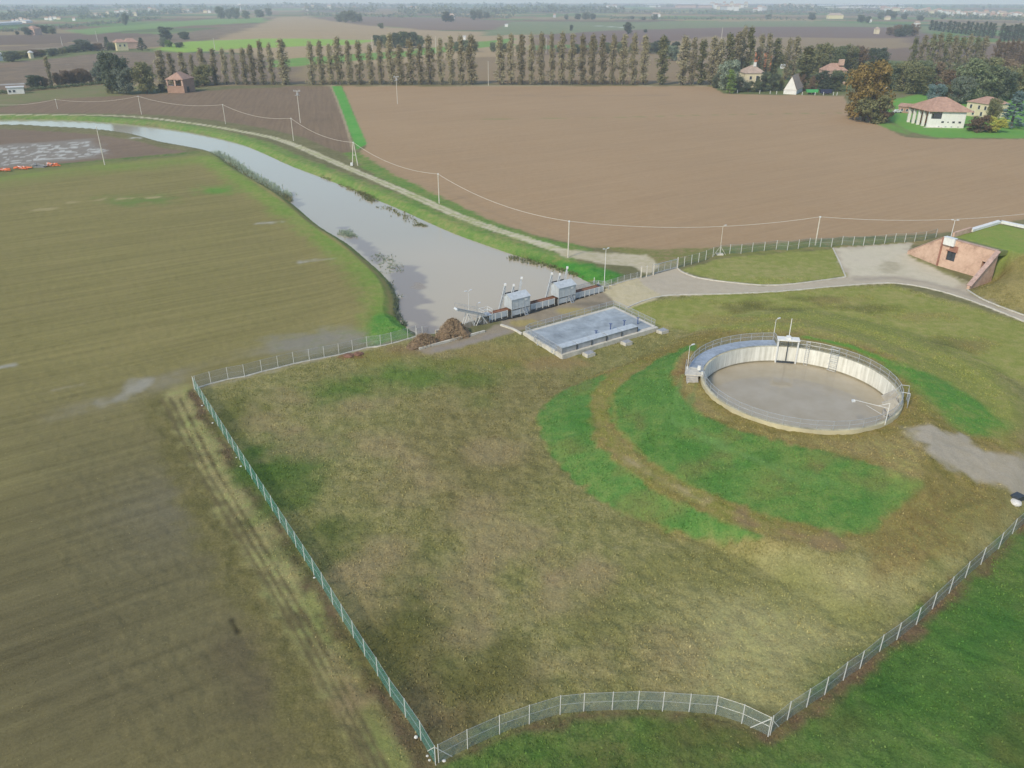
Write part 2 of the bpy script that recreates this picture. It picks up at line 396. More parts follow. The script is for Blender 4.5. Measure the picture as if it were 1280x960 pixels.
# headland by the fence
ST([(205,497),(228,565),(292,690),(352,790),(440,970),(560,1250)], 4.6, (116,111,70), (124,116,78), (.8,0,0,0), 1.6, 1.5)
ST([(224,492),(285,600),(352,715),(412,810),(495,965),(640,1250)], 4.4, (164,154,110), (148,152,98), (.7,0,0,0), 1.2, 1.6)
BL(398,770,14,34,(140,146,86),None,(.7,0,0,0),1.5,2,k=.8,rot=-.5)
BL(440,870,16,44,(156,134,104),None,(.7,0,0,0),1.5,2,k=.8,rot=-.5)
BL(480,930,14,40,(132,140,80),None,(.7,0,0,0),1.5,2,k=.8,rot=-.5)
for dx in (-14, -3, 9):
    ST([(216+dx,498),(262+dx,590),(330+dx,700),(395+dx,810),(475+dx,960)], .42, (116,108,76), None, (.7,0,0,0), .3, .4)
ST([(237,488),(322,616),(398,735),(458,828),(538,960)], 1.9, (116,96,78), (98,90,66), (.9,0,0,0), .7, 1.2)
# left bank and its crest
ST([(258,197),(300,224),(345,253),(400,293),(445,328),(472,356),(482,386),(476,408)], 6.5, (126,152,72), (140,146,84), (.6,0,0,0), 3, 2)
Z([(470,395),(500,398),(518,412),(512,424),(470,432),(455,425)], (98,150,68), (120,148,76), (.8,0,0,0), 1, 1.5)
ST([(284,203),(320,228),(360,255),(410,293),(450,323),(478,350),(489,372),(489,392)], 1.1, (160,150,98), None, (.5,0,0,0), .5, .5)
Z([(-300,172),(0,161),(60,164),(120,168),(170,176),(205,185),(235,190),(180,194.5),(130,199.5),(60,206),(0,214),(-300,245)], (138,120,104), (126,109,96), (.35,.5,0,0), .6, 1, name='ploughed_field')
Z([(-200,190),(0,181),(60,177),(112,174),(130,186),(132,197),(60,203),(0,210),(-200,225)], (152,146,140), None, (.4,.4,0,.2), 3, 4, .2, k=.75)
Z([(-200,192),(0,183),(60,180),(110,177),(126,186),(128,195),(60,200),(0,207),(-200,220)], (210,208,204), None, (.2,.2,0,.6), 2, 4, .2, mask=(.85, .52, .66, .55))  # pale sky glints on the flooded furrows, painted into the soil colour
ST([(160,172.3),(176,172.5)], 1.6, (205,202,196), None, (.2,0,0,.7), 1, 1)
ST([(-40,217),(0,213),(60,207),(130,200.5),(200,194.5),(245,190)], 2.2, (92,122,66), (118,128,76), (.7,0,0,0), .8, 1)
# --- the lawn inside the fence
Z([(243,486),(345,461),(450,438),(510,424),(535,437),(606,418),(640,410),(660,425),(703,447),(823,413),(790,385),(840,369),(1000,362),(1115,354),(1280,402),(1500,470),(1500,520),(1280,652),(960,920),(860,892),(800,889),(730,891),(660,906),(584,937),(545,956)], (140,138,88), (154,146,102), (1,0,0,0), .5, .5, name='lawn')
Z([(770,385),(840,371),(1000,364),(1115,356),(1280,404),(1500,474),(1500,500),(1280,480),(1150,430),(1000,388),(880,412),(820,408)], (146,152,80), (160,154,98), (.6,0,0,0), 2, 2)
Z([(540,470),(700,460),(760,480),(690,505),(668,535),(690,590),(640,640),(560,660),(500,620),(480,560)], (132,124,82), (144,134,92), (1,0,0,0), 5, 4, .15, k=.8)
Z([(960,690),(1100,690),(1200,650),(1262,640),(1180,720),(960,900),(860,880),(840,760)], (174,166,120), (164,160,110), (.9,0,.3,0), 6, 5, .12, k=.95)
for a in ((360,580,48,40,(98,122,62)),(300,520,30,22,(110,116,62)),(405,690,26,30,(84,102,50)),(520,472,60,12,(100,132,58)),(590,480,40,12,(104,124,58)),(430,487,26,10,(96,126,56)),(600,450,60,10,(124,130,66)),
          (560,805,70,52,(104,106,60)),(640,850,60,28,(116,112,68)),(470,800,40,50,(114,110,66)),(740,780,34,50,(128,126,78)),(520,730,26,24,(106,110,64)),(700,430,30,8,(120,124,66)),(340,590,28,40,(84,114,50)),(870,700,80,20,(142,140,86)),(1020,760,60,20,(146,146,90))):
    BL(a[0],a[1],a[2],a[3],a[4],None,(1,0,0,0),3.5,5,.22,k=.8)
for a in ((364,561,24,15),(600,725,34,26),(690,755,48,26),(470,690,34,28),(450,725,30,26),(640,680,50,24),(440,505,34,10),(330,523,30,9),(700,832,50,22),(580,790,28,14),(690,690,30,18),(370,500,30,8),(590,640,30,22),(520,600,30,16),(570,440,40,7),(740,720,30,18),(560,900,34,14),(830,830,50,24),(620,560,26,14),(480,560,40,16),(900,640,24,8)):
    BL(a[0],a[1],a[2],a[3],(166,149,114),(150,138,102),(.9,0,0,0),3,4.5,.25,k=.65)
BL(555,905,40,20,(116,98,74),None,(1,0,0,0),2,3,.3,k=.6); BL(520,880,20,24,(98,88,62),None,(1,0,0,0),2,3,.3,k=.6)
# soil and dead grass beside the station
BL(640,440,60,12,(152,138,88),None,(.7,0,0,0),3,3,k=.7); BL(700,455,40,8,(156,136,96),None,(.7,0,0,0),2,3,k=.8)
BL(500,438,22,6,(146,124,94),None,(.7,0,0,0),1.5,2,k=.8); BL(470,446,40,7,(140,136,74),None,(.8,0,0,0),2,3,k=.6)
# --- the mound
Z([(868,418),(800,446),(742,470),(702,492),(680,512),(676,530),(690,565),(750,622),(860,664),(1000,684),(1100,690),(1190,680),(1262,630),(1290,560),(1240,470),(1120,425),(1000,395),(920,400)], (138,128,72), (146,128,84), (.9,0,0,0), 2, 2, .3, k=.9)
Z(spl([(740,472),(700,492),(680,510),(673,530),(685,562),(712,594),(752,626),(800,652),(860,668),(915,674),(948,668),(915,655),(860,632),(800,598),(752,560),(737,522),(742,492),(758,470)], True, 3), (94,139,70), (112,136,74), (.8,0,0,0), .5, .9, .8)
Z(spl([(872,430),(830,446),(790,470),(762,496),(768,534),(812,578),(868,610),(940,637),(1010,657),(1082,668),(1115,640),(1152,602),(1110,586),(1050,570),(960,547),(900,528),(858,500),(843,474),(846,456)], True, 3), (94,137,68), (112,136,72), (.8,0,0,0), .5, .9, .8)
for a in ((730,480,16,10),(810,630,34,12),(780,585,10,9),(890,545,34,7),(985,590,34,15),(1090,600,34,9),(870,590,18,8),(1030,570,26,5),(715,560,14,10),(800,520,12,10),(905,570,16,8),(950,620,20,7),(830,640,26,8)):
    BL(*a,(136,124,82),(112,130,66),(.9,0,0,0),1.5,3,.5,k=.45)
for a in ((735,535,12,20),(860,560,30,12),(950,575,26,8),(1060,630,26,14),(815,560,14,12),(720,520,14,14),(870,655,36,8),(900,600,26,8)):
    BL(*a,(76,128,58),None,(.9,0,0,0),1.2,2,.5,k=.65)
Z([(880,411),(920,399),(1000,389),(1080,397),(1150,422),(1240,460),(1295,520),(1262,560),(1160,512),(1142,467),(1092,434),(1000,413),(930,413)], (148,154,82), (152,146,92), (.8,0,0,0), 2, 2, k=.95)
Z(spl([(1100,453),(1150,463),(1200,487),(1250,520),(1257,535),(1215,541),(1180,515),(1140,480)], True, 3), (96,144,66), (126,142,76), (.7,0,0,0), 1.4, 1.5)
ST([(1010,422),(1060,432),(1110,452)], 1.2, (108,156,66), None, (.6,0,0,0), .6, .6)
ST([(800,452),(772,470),(750,492),(748,525),(765,555),(800,582),(850,610),(910,640),(960,660)], 2.2, (136,138,70), (146,132,88), (.8,0,0,0), .8, 1.2)
ST([(785,575),(830,602),(880,628)], 1.0, (172,158,120), None, (.6,0,0,0), .7, 1.0)
ST([(930,648),(970,668),(1040,680)], 1.6, (150,132,96), None, (.7,0,0,0), 1, 1.5)
Z(spl([(862,440),(848,460),(850,480),(868,505),(920,532),(1000,552),(1080,572),(1150,598),(1160,560),(1140,540),(1125,540),(1060,550),(960,540),(890,510),(870,480)], True, 3), (160,144,98), (152,146,90), (.9,0,0,0), .9, 1.2, k=.9)
BL(866,460,16,14,(142,114,82),None,(.8,0,0,0),1.5,2,k=.8)
for a in ((960,385,60,4),(1020,372,30,3),(1090,385,50,5),(1200,430,40,6),(930,380,30,3)):
    BL(*a,(104,104,62),None,(.9,0,0,0),2,3,k=.6)
for a in ((900,400,40,5),(1060,375,40,3),(1150,395,40,5),(1230,430,30,5),(980,400,30,4)):
    BL(*a,(160,146,96),None,(.8,0,0,0),2,3,k=.55)
Z([(1085,668),(1150,604),(1180,600),(1262,622),(1262,640),(1180,705),(1090,720)], (142,124,80), (134,130,76), (.8,0,.6,0), 1.5, 1, k=.8)
for dd in (0, 9, 18):
    ST([(790-dd,462+dd*.3),(764-dd,492+dd*.2),(772-dd,536+dd*.4),(814-dd,580+dd*.8),(868-dd,612+dd),(940-dd*.5,640+dd),(1010,658+dd)], .35, (150,146,84), None, (.7,0,0,0), .3, .5, k=.5)
    ST([(835+dd*2,460+dd),(826+dd*2,490+dd),(845+dd*2,530+dd*.8),(900+dd*2,560+dd*.6),(980+dd,585+dd),(1060+dd,610+dd)], .4, (112,150,84), None, (.7,0,0,0), .4, .6, k=.5)
for dd in range(6):
    ST([(1098-dd*0+dd*22,672-dd*8),(1160+dd*19,604+dd*4)], .5, (122,116,70), None, (.7,0,0,0), .4, .5, k=.45)
# --- outside the fence, right
Z([(1280,654),(1500,480),(1700,800),(1500,1300),(560,1300),(547,957),(586,940),(661,908),(730,893),(800,892),(865,894),(930,907),(961,923)], (94,128,62), (106,124,68), (1,0,0,0), .6, 1, .4, name='meadow')
BL(760,950,170,30,(104,112,60),(112,100,66),(1,0,0,0),5,4,k=.8)
BL(905,930,60,18,(110,104,64),(98,88,60),(1,0,0,0),3,3,k=.8); BL(1050,905,30,10,(118,104,66),None,(1,0,0,0),2,3,k=.6); BL(1260,930,40,30,(104,98,56),None,(1,0,0,0),2,4,k=.5)
for a in ((1200,840,40,14,(104,132,68)),(1080,920,60,14,(98,124,66)),(1240,900,30,26,(70,104,50)),(1150,950,50,16,(92,124,60)),(1265,720,20,26,(98,130,62)),(640,940,30,10,(96,126,62)),(850,945,40,10,(100,122,64)),(1130,880,36,12,(88,128,56))):
    BL(a[0],a[1],a[2],a[3],a[4],None,(1,0,0,0),2.5,4,.5,k=.6)
BL(1100,860,80,30,(64,106,48),None,(1,0,0,0),4,4,k=.7); BL(1230,780,50,50,(70,118,52),None,(1,0,0,0),4,4,k=.7); BL(690,945,40,14,(76,126,48),None,(1,0,0,0),2,3,k=.7)
ST([(550,958),(586,940),(661,908),(730,893),(800,892),(865,894),(930,907),(961,923)], 1.0, (118,104,78), (106,106,68), (1,0,0,0), .6, 1)
ST([(961,923),(1031,871),(1099,818),(1145,783),(1230,702),(1290,652)], 1.2, (122,102,80), (110,104,68), (1,0,0,0), .6, 1)
ST([(246,487),(306,472),(387,452),(459,436),(512,424)], .9, (168,160,136), (140,134,92), (.5,0,0,0), .5, .6)
# --- hard surfaces
Z([(1130,533),(1162,531),(1200,545),(1235,564),(1260,574),(1290,567),(1500,560),(1500,630),(1290,612),(1272,619),(1235,608),(1195,588),(1160,565)], (182,172,158), (166,156,140), (.5,0,0,0), .8, 1.6, .5, name='gravel_pad')
ST(spl([(-260,143),(0,143.2),(90,143.5),(150,145),(200,149),(260,157),(300,164),(340,172),(370,182),(400,195),(440,212),(480,229),(520,246),(560,264),(600,280),(640,293),(680,306),(720,318),(760,324),(800,329)], n=2), 3.4, (214,204,182), (176,176,130), (.3,0,0,0), .3, .5, .6, name='gravel_track')
ST(spl([(150,145),(200,149),(260,157),(300,164),(340,172),(370,182),(400,195),(440,212),(480,229),(520,246),(560,264),(600,280),(640,293)], n=2), .5, (140,150,92), None, (.6,0,0,0), .3, .5, .5, k=.6)
Z([(690,311),(740,315),(808,318),(824,333),(812,345),(795,334),(745,328),(700,320)], (208,196,174), (184,174,146), (.4,0,0,0), .5, 1, .5, name='gravel_track')
Z([(748,366),(760,359),(800,346),(812,350),(843,363),(812,376),(784,386),(768,378)], (208,195,166), (186,174,142), (.5,0,0,0), .4, .8, .5, name='access_road')
Z([(798,348),(820,341),(846,334),(852,339),(870,346),(905,352),(955,357),(1000,354),(1057,346),(1041,310),(1142,303),(1133,318),(1170,335),(1209,352),(1209,362),(1226,374),(1252,384),(1290,398),(1500,470),(1500,490),(1282,403),(1200,371),(1160,360),(1115,354),(1060,357),(1000,362),(900,368),(830,370),(806,357)], (198,186,170), (184,172,156), (.35,0,0,0), .12, .2, .5, name='access_road')
Z([(850,337),(880,330),(905,322),(1000,314),(1041,311),(1056,345),(1000,353),(955,356),(905,351),(870,345)], (148,154,84), (160,154,102), (.7,0,0,0), .5, 1)
Z([(q[0], q[1]) for q in ROOF], (140,160,80), (146,150,84), (.6,0,0,0), 1.2, 1, raw=True)
Z([G(1247,317,5.5), G(1212,362), G(1228,374), G(1254,385), G(1300,401), G(1480,455), G(1500,400), G(1345,340,4)], (140,132,82), (150,138,92), (.8,0,0,0), 1.2, 1.5, raw=True)
Z([(1046,312),(1142,304),(1134,318),(1172,336),(1205,352),(1190,360),(1130,346),(1062,344)], (218,208,190), (200,192,172), (.4,0,0,0), .8, 1.5, .4, k=.92)
BL(1112,334,14,8,(190,180,158),None,(.3,0,0,0),1,2,k=.8)
ST([(1072,349),(1115,347),(1160,353),(1200,364),(1240,380)], 1.5, (170,160,150), None, (.3,0,0,0), .7, .8, k=.6)
ST([(1136,319),(1170,334),(1206,353)], 1.2, (140,142,90), None, (.7,0,0,0), .5, 1.2, .4, k=.8)
Z([(520,437),(606,414),(622,405),(650,395),(748,366),(768,378),(660,411),(640,416),(540,443)], (160,148,132), (142,130,114), (.4,0,0,0), .4, .7, .5, name='concrete_apron')
ST([(545,438),(590,427),(632,415)], 1.2, (158,148,140), None, (.3,0,0,.2), .6, .8)
BL(662,404,24,4,(176,160,108),None,(.6,0,0,0),.6,1,k=.9); BL(716,389,22,4,(178,162,112),None,(.6,0,0,0),.6,1,k=.9); BL(736,380,20,3,(128,120,108),None,(.3,0,0,0),.6,1,k=.8)
BL(440,446,20,2.5,(136,92,70),None,(.6,0,0,0),.5,1.2,.8,k=.9)
# ------------------------------------------------------------------ terrain mesh, finer where it is near
azs = np.concatenate([np.arange(-64, -36, .5), np.arange(-36, 36.01, .095), np.arange(36.5, 64.1, .5)])
dep = np.concatenate([np.arange(82, 56, -1.0), np.arange(56, 14, -.095), np.arange(14, 4, -.06), np.arange(4, .9, -.04), np.arange(.9, .29, -.05)])
rr = CZ / np.tan(np.radians(dep))
AZ, RR = np.meshgrid(np.radians(azs), rr)
X = (RR * np.sin(AZ)).ravel(); Y = (RR * np.cos(AZ)).ravel()
nA, nR = len(azs), len(rr)
Zt = H(X, Y)
dist = np.hypot(X, Y)
base = np.tile(tint((120, 118, 84)), (X.size, 1)); alt = np.tile(tint((132, 126, 94)), (X.size, 1))
ctrl = np.tile(np.array([.5, 0, 0, 0.]), (X.size, 1)); zid = np.zeros(X.size, int)
# far patchwork of small holdings, jittered grid cells
fi = np.nonzero(dist > 560)[0]
fx, fy = X[fi], Y[fi]
wx = fx + 60 * (fbm(fx, fy, .004, 5) - .5) * 2; wy = fy + 90 * (fbm(fx, fy, .004, 9) - .5) * 2
best = np.full(fi.size, 1e18); cell = np.zeros(fi.size, int)
gx, gy = np.floor(wx / 260).astype(int), np.floor(wy / 190).astype(int)
for dx in (-1, 0, 1):
    for dy in (-1, 0, 1):
        cx, cy = gx + dx, gy + dy
        hsh = (cx * 7349 + cy * 9151 + 31) & 0xffff
        jx = ((hsh * 40503) & 0xffff) / 65535.; jy = ((hsh * 30011 + 77) & 0xffff) / 65535.
        d = ((wx / 260 - cx - jx)) ** 2 + ((wy / 190 - cy - jy)) ** 2
        m = d < best; best[m] = d[m]; cell[m] = ((hsh * 2654435) >> 3)[m] % 9
PAL = np.array([tint(c) for c in ((132,112,94),(158,140,108),(112,138,82),(146,122,100),(92,112,78),(168,148,112),(124,142,88),(124,106,92),(108,120,80))])
base[fi] = PAL[cell]; alt[fi] = PAL[cell] * .85; ctrl[fi, 0] = .3; ctrl[fi, 2] = .4
NAMES = ['ground']
for z in ZONES:
    kind, pts, col, al, ct, soft, amp, nsc, name, k, mask = z[:11]
    if nsc == .02:      # far field colours saturated to offset the blue grey of the haze
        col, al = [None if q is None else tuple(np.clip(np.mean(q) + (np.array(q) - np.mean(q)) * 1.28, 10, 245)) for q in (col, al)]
    mg = soft + amp * 2 + (z[11] if kind == 'line' else 0) + 2
    if kind == 'poly': d = sdf(pts, X, Y, mg)
    else: d = pdist(pts, X, Y, mg, closed=False)[0] - z[11]
    i = np.nonzero(d < mg)[0]
    if not i.size: continue
    x, y = X[i], Y[i]
    dd = d[i] + amp * 2 * (fbm(x, y, nsc, 21 + len(pts)) - .5)
    w = (1 - sst(-soft, soft, dd)) * k
    if mask: w = w * mask[0] * sst(mask[1], mask[2], fbm(x * .6, y * 1.3, mask[3], 5, 4))
    w = w[:, None]
    base[i] = base[i] * (1 - w) + tint(col) * w
    alt[i] = alt[i] * (1 - w) + tint(al or tuple(np.array(col) * .9)) * w
    ctrl[i] = ctrl[i] * (1 - w) + np.array(ct) * w
    if name:
        if name not in NAMES: NAMES.append(name)
        zid[i[(w[:, 0] > .5)]] = NAMES.index(name)
# small real roughness of the turf
near = dist < 420
tz = ctrl[:, 0] * (fbm(X, Y, 1.1, 40, 3) - .5) * .34 * near
Zt = Zt + tz
a = np.arange(nR - 1)[:, None] * nA + np.arange(nA - 1)[None, :]
quads = np.stack([a, a + 1, a + nA + 1, a + nA], -1).reshape(-1, 4)
# wait: rows run from near to far, so this winding faces up
cxm = X[quads].mean(1); cym = Y[quads].mean(1)
keep = np.hypot(cxm - TC[0], cym - TC[1]) > TR_ - .2
fz = zid[quads[:, 0]]
SPEC = {'ground': 'ground'}

tm, nt, b = nodes('soil_and_turf'); L = nt.links.new
tc = nt.nodes.new('ShaderNodeTexCoord').outputs['Object']
def attr(n):
    q = nt.nodes.new('ShaderNodeAttribute'); q.attribute_name = n; return q
at, al_, ac = attr('soil_colour'), attr('patch_colour'), attr('surface')
sc_ = nt.nodes.new('ShaderNodeSeparateColor'); L(ac.outputs['Color'], sc_.inputs[0])
tuft, rowA, rowB, wet = sc_.outputs[0], sc_.outputs[1], sc_.outputs[2], ac.outputs['Alpha']
n_f = noise_n(nt, tc, 4.6, 4, .8); n_m = noise_n(nt, tc, .55, 5, .65); n_l = noise_n(nt, tc, .07, 4, .6); n_x = noise_n(nt, tc, .011, 3, .5)
def rows(ang, sx, sy, scale):
    mp = nt.nodes.new('ShaderNodeMapping'); mp.vector_type = 'TEXTURE'; mp.inputs['Rotation'].default_value = (0, 0, ang); mp.inputs['Scale'].default_value = (1 / sx, 1 / sy, 1)
    L(tc, mp.inputs[0]); return noise_n(nt, mp.outputs[0], scale, 4, .7)
p, q = G(150, 490), G(460, 418); angA = math.atan2(q[1] - p[1], q[0] - p[0])
p, q = G(446, 187), G(427, 120); angB = math.atan2(q[1] - p[1], q[0] - p[0])
rA = rows(angA, .03, .75, 1.0); rB = rows(angB, .02, .6, 1.0); rA2 = rows(angA, .008, .13, 1.0)
ctr = lambda s, g: math_n(nt, 'MULTIPLY', math_n(nt, 'SUBTRACT', s, .5), g)
v = math_n(nt, 'ADD', 1.0, math_n(nt, 'MULTIPLY', tuft, math_n(nt, 'ADD', ctr(n_f, 1.9), ctr(n_m, .85))))
v = math_n(nt, 'ADD', v, math_n(nt, 'ADD', ctr(n_l, .32), ctr(n_x, .2)))
v = math_n(nt, 'ADD', v, math_n(nt, 'MULTIPLY', rowA, math_n(nt, 'ADD', ctr(rA, 1.0), ctr(rA2, .5))))
v = math_n(nt, 'ADD', v, math_n(nt, 'MULTIPLY', rowB, ctr(rB, .8)))
v = math_n(nt, 'MAXIMUM', v, .25)
# patches of the alternative tone
pm = math_n(nt, 'ADD', math_n(nt, 'MULTIPLY', n_m, .45), math_n(nt, 'ADD', math_n(nt, 'MULTIPLY', n_l, .35), math_n(nt, 'MULTIPLY', n_f, .2)))
mr = nt.nodes.new('ShaderNodeMapRange'); L(pm, mr.inputs[0]); mr.inputs[1].default_value = .46; mr.inputs[2].default_value = .58
mx = nt.nodes.new('ShaderNodeMix'); mx.data_type = 'RGBA'; L(mr.outputs[0], mx.inputs['Factor']); L(at.outputs['Color'], mx.inputs['A']); L(al_.outputs['Color'], mx.inputs['B'])
vm = nt.nodes.new('ShaderNodeVectorMath'); vm.operation = 'SCALE'; L(mx.outputs['Result'], vm.inputs[0]); L(v, vm.inputs['Scale'])
L(vm.outputs[0], b.inputs['Base Color'])
L(math_n(nt, 'SUBTRACT', 1.0, math_n(nt, 'MULTIPLY', wet, .75)), b.inputs['Roughness'])
L(math_n(nt, 'ADD', .12, math_n(nt, 'MULTIPLY', wet, .4)), b.inputs['Specular IOR Level'])
bp = nt.nodes.new('ShaderNodeBump'); bp.inputs['Distance'].default_value = .25
L(math_n(nt, 'MULTIPLY', tuft, .55), bp.inputs['Strength']); L(math_n(nt, 'ADD', n_f, n_m), bp.inputs['Height']); L(bp.outputs[0], b.inputs['Normal'])

V = np.stack([X, Y, Zt], 1)
def sheet(name, faces, V, base, alt, ctrl, m):
    used, inv = np.unique(faces, return_inverse=True); f = inv.reshape(faces.shape)
    me = bpy.data.meshes.new(name)
    me.vertices.add(len(used)); me.vertices.foreach_set('co', V[used].astype(np.float32).ravel())
    me.loops.add(f.size); me.loops.foreach_set('vertex_index', f.ravel().astype(np.int32))
    me.polygons.add(len(f)); me.polygons.foreach_set('loop_start', (np.arange(len(f)) * 4).astype(np.int32)); me.polygons.foreach_set('loop_total', np.full(len(f), 4, np.int32))
    me.update(calc_edges=True)
    for n, arr in (('soil_colour', base), ('patch_colour', alt)):
        at_ = me.attributes.new(n, 'FLOAT_COLOR', 'POINT'); at_.data.foreach_set('color', np.concatenate([arr[used], np.ones((len(used), 1))], 1).astype(np.float32).ravel())
    at_ = me.attributes.new('surface', 'FLOAT_COLOR', 'POINT'); at_.data.foreach_set('color', ctrl[used].astype(np.float32).ravel())
    me.polygons.foreach_set('use_smooth', np.ones(len(f), bool))
    me.materials.append(m)
    o = bpy.data.objects.new(name, me); C.objects.link(o); o['kind'] = 'structure'; return o
for i, n in enumerate(NAMES):
    fs = quads[keep & (fz == i)]
    if len(fs): sheet(n, fs, V, base, alt, ctrl, tm)

# ------------------------------------------------------------------ real grass tufts over the mown ground, the mound and the meadow
rt = np.random.default_rng(5); NT = 460000
tx = rt.uniform(-118, 92, NT); ty = rt.uniform(34, 150, NT)
def lookup(x, y):
    ia = np.clip(np.searchsorted(azs, np.degrees(np.arctan2(x, y))), 0, nA - 1); ir = np.clip(np.searchsorted(rr, np.hypot(x, y)), 0, nR - 1); return ir * nA + ia
vi = lookup(tx, ty)
stub_ = np.array([NAMES[k] == 'stubble_field' for k in zid[vi]])
ok = ((ctrl[vi, 0] > .62) | (stub_ & (rt.random(NT) < .8))) & (np.hypot(tx - TC[0], ty - TC[1]) > TR_ + .3) & (rt.random(NT) < .35 + .65 * sst(.42, .6, fbm(tx, ty, .4, 91))) & np.array([NAMES[k] in ('lawn', 'meadow', 'ground', 'stubble_field') for k in zid[vi]])
tx, ty, vi = tx[ok], ty[ok], vi[ok]; n_ = len(tx); tz0 = Zt[vi] - .03
st_ = np.where(stub_[ok], .55, 1.0)
hh = rt.uniform(.05, .16, n_) * (.6 + .6 * ctrl[vi, 0]) * st_; ww = rt.uniform(.025, .085, n_) * st_; an = rt.uniform(0, 6.283, n_)
ux, uy = np.cos(an) * ww, np.sin(an) * ww; lx, ly = rt.normal(0, .06, n_), rt.normal(0, .06, n_)
Q = np.stack([np.stack([tx - ux, ty - uy, tz0], 1), np.stack([tx + ux, ty + uy, tz0], 1), np.stack([tx + lx + ux * .5, ty + ly + uy * .5, tz0 + hh], 1), np.stack([tx + lx - ux * .5, ty + ly - uy * .5, tz0 + hh], 1)], 1).reshape(-1, 3)
grn_ = (base[vi][:, 1:2] > base[vi][:, 0:1] * 1.25)
mixs = rt.random((n_, 1)) ** 2.2 * np.where(grn_, .25, .8)
tcol = (base[vi] * (1 - .5 * mixs) + tint((186, 174, 128)) * .5 * mixs) * rt.uniform(.84, 1.36, (n_, 1))
gm, nt, b = nodes('grass_blades'); qn = nt.nodes.new('ShaderNodeAttribute'); qn.attribute_name = 'soil_colour'
nt.links.new(qn.outputs['Color'], b.inputs['Base Color']); b.inputs['Roughness'].default_value = .9; b.inputs['Specular IOR Level'].default_value = .1
gq = np.arange(n_ * 4).reshape(-1, 4); tc4 = np.repeat(tcol, 4, 0)
go = sheet('grass_tufts', gq, Q, tc4, tc4, np.zeros((n_ * 4, 4)), gm); go['kind'] = 'stuff'; go['label'] = 'short grass tufts and stubble over the near fields, lawn and mound'; go['category'] = 'grass'

# ------------------------------------------------------------------ canal water: silty, with drifting scum near the screens
dC = sdf(CANAL, X, Y, 12)
wsel = (dC[quads].min(1) < 3.5)
Vw = V.copy(); Vw[:, 2] = WZ
wb = np.tile(tint((186, 176, 158)), (X.size, 1)); wa = wb.copy(); wc = np.tile(np.array([0., 0, 0, .92]), (X.size, 1))
def wz(px, col, soft, amp, nsc, wetv, k=1.0):
    d = sdf(GP(px, WZ), X, Y, 14); i = np.nonzero(d < 12)[0]
    dd = d[i] + amp * 2 * (fbm(X[i] * .55, Y[i] * 1.5, nsc, 77, 4) - .5)
    w = ((1 - sst(-soft, soft, dd)) * k)[:, None]
    wb[i] = wb[i] * (1 - w) + tint(col) * w; wc[i, 3] = wc[i, 3] * (1 - w[:, 0]) + wetv * w[:, 0]
wz([(480,310),(560,300),(690,325),(750,355),(700,385),(610,400),(530,420),(520,380)], (196,182,162), 12, 3, .1, .9)
wz([(488,330),(520,334),(528,352),(534,368),(530,390),(545,402),(560,412),(525,420),(505,405),(492,390),(496,370)], (136,126,126), .8, 3.2, .25, .75, .7)
wz([(430,285),(470,308),(486,325),(470,335),(440,310)], (140,130,130), .7, 2.5, .25, .75, .7)
wz([(366,240),(380,255),(372,262),(355,245)], (144,136,134), .6, 1.5, .3, .75, .7)
wz([(515,352),(530,354),(532,362),(518,362)], (160,142,122), .5, 1.2, .4, .7, .6)
wm, nt, b = nodes('silty_water'); L = nt.links.new
tcw = nt.nodes.new('ShaderNodeTexCoord').outputs['Object']
at = nt.nodes.new('ShaderNodeAttribute'); at.attribute_name = 'soil_colour'; ac = nt.nodes.new('ShaderNodeAttribute'); ac.attribute_name = 'surface'
L(at.outputs['Color'], b.inputs['Base Color']); L(math_n(nt, 'SUBTRACT', 1.02, ac.outputs['Alpha']), b.inputs['Roughness'])
b.inputs['IOR'].default_value = 1.33; b.inputs['Specular IOR Level'].default_value = .5
bp = nt.nodes.new('ShaderNodeBump'); bp.inputs['Distance'].default_value = .04; bp.inputs['Strength'].default_value = .25
L(noise_n(nt, tcw, 1.1, 3), bp.inputs['Height']); L(bp.outputs[0], b.inputs['Normal'])
sheet('canal_water', quads[wsel], Vw, wb, wa, wc, wm)
basin_px = None

# ------------------------------------------------------------------ light and air
w = bpy.data.worlds.new('World'); S.world = w; w.use_nodes = True
nt = w.node_tree; bg = nt.nodes['Background']
sky = nt.nodes.new('ShaderNodeTexSky'); sky.sky_type = 'NISHITA'; sky.sun_disc = False
SUN_EL, SUN_DIR = R(40), Vector((-.62, -.78, 0)).normalized()
sky.sun_elevation = SUN_EL; sky.sun_rotation = math.atan2(SUN_DIR.x, SUN_DIR.y)
sky.air_density = 1.3; sky.dust_density = .6; sky.ozone_density = 3.0
nt.links.new(sky.outputs[0], bg.inputs[0]); bg.inputs[1].default_value = .12
sd = bpy.data.lights.new('sun', 'SUN'); so = bpy.data.objects.new('sun', sd); C.objects.link(so)
sd.energy = 2.3; sd.angle = R(7); sd.color = (1, .88, .68)
to = Vector((SUN_DIR.x * math.cos(SUN_EL), SUN_DIR.y * math.cos(SUN_EL), math.sin(SUN_EL)))
so.rotation_euler = to.to_track_quat('Z', 'Y').to_euler(); so.location = to * 300
hm = bpy.data.materials.new('air'); hm.use_nodes = True; nt = hm.node_tree
nt.nodes.remove(nt.nodes['Principled BSDF'])
pv = nt.nodes.new('ShaderNodeVolumePrincipled'); pv.inputs['Color'].default_value = (.76, .87, 1, 1); pv.inputs['Density'].default_value = 1.7e-4
nt.links.new(pv.outputs[0], nt.nodes['Material Output'].inputs['Volume'])
hz = MB().box((0, 5250, 26), (24000, 12500, 60)).build('haze', hm); hz['kind'] = 'stuff'
S.view_settings.view_transform = 'Standard'; S.view_settings.look = 'None'; S.view_settings.gamma = 1; S.view_settings.exposure = 0.55
S.view_settings.use_curve_mapping = False
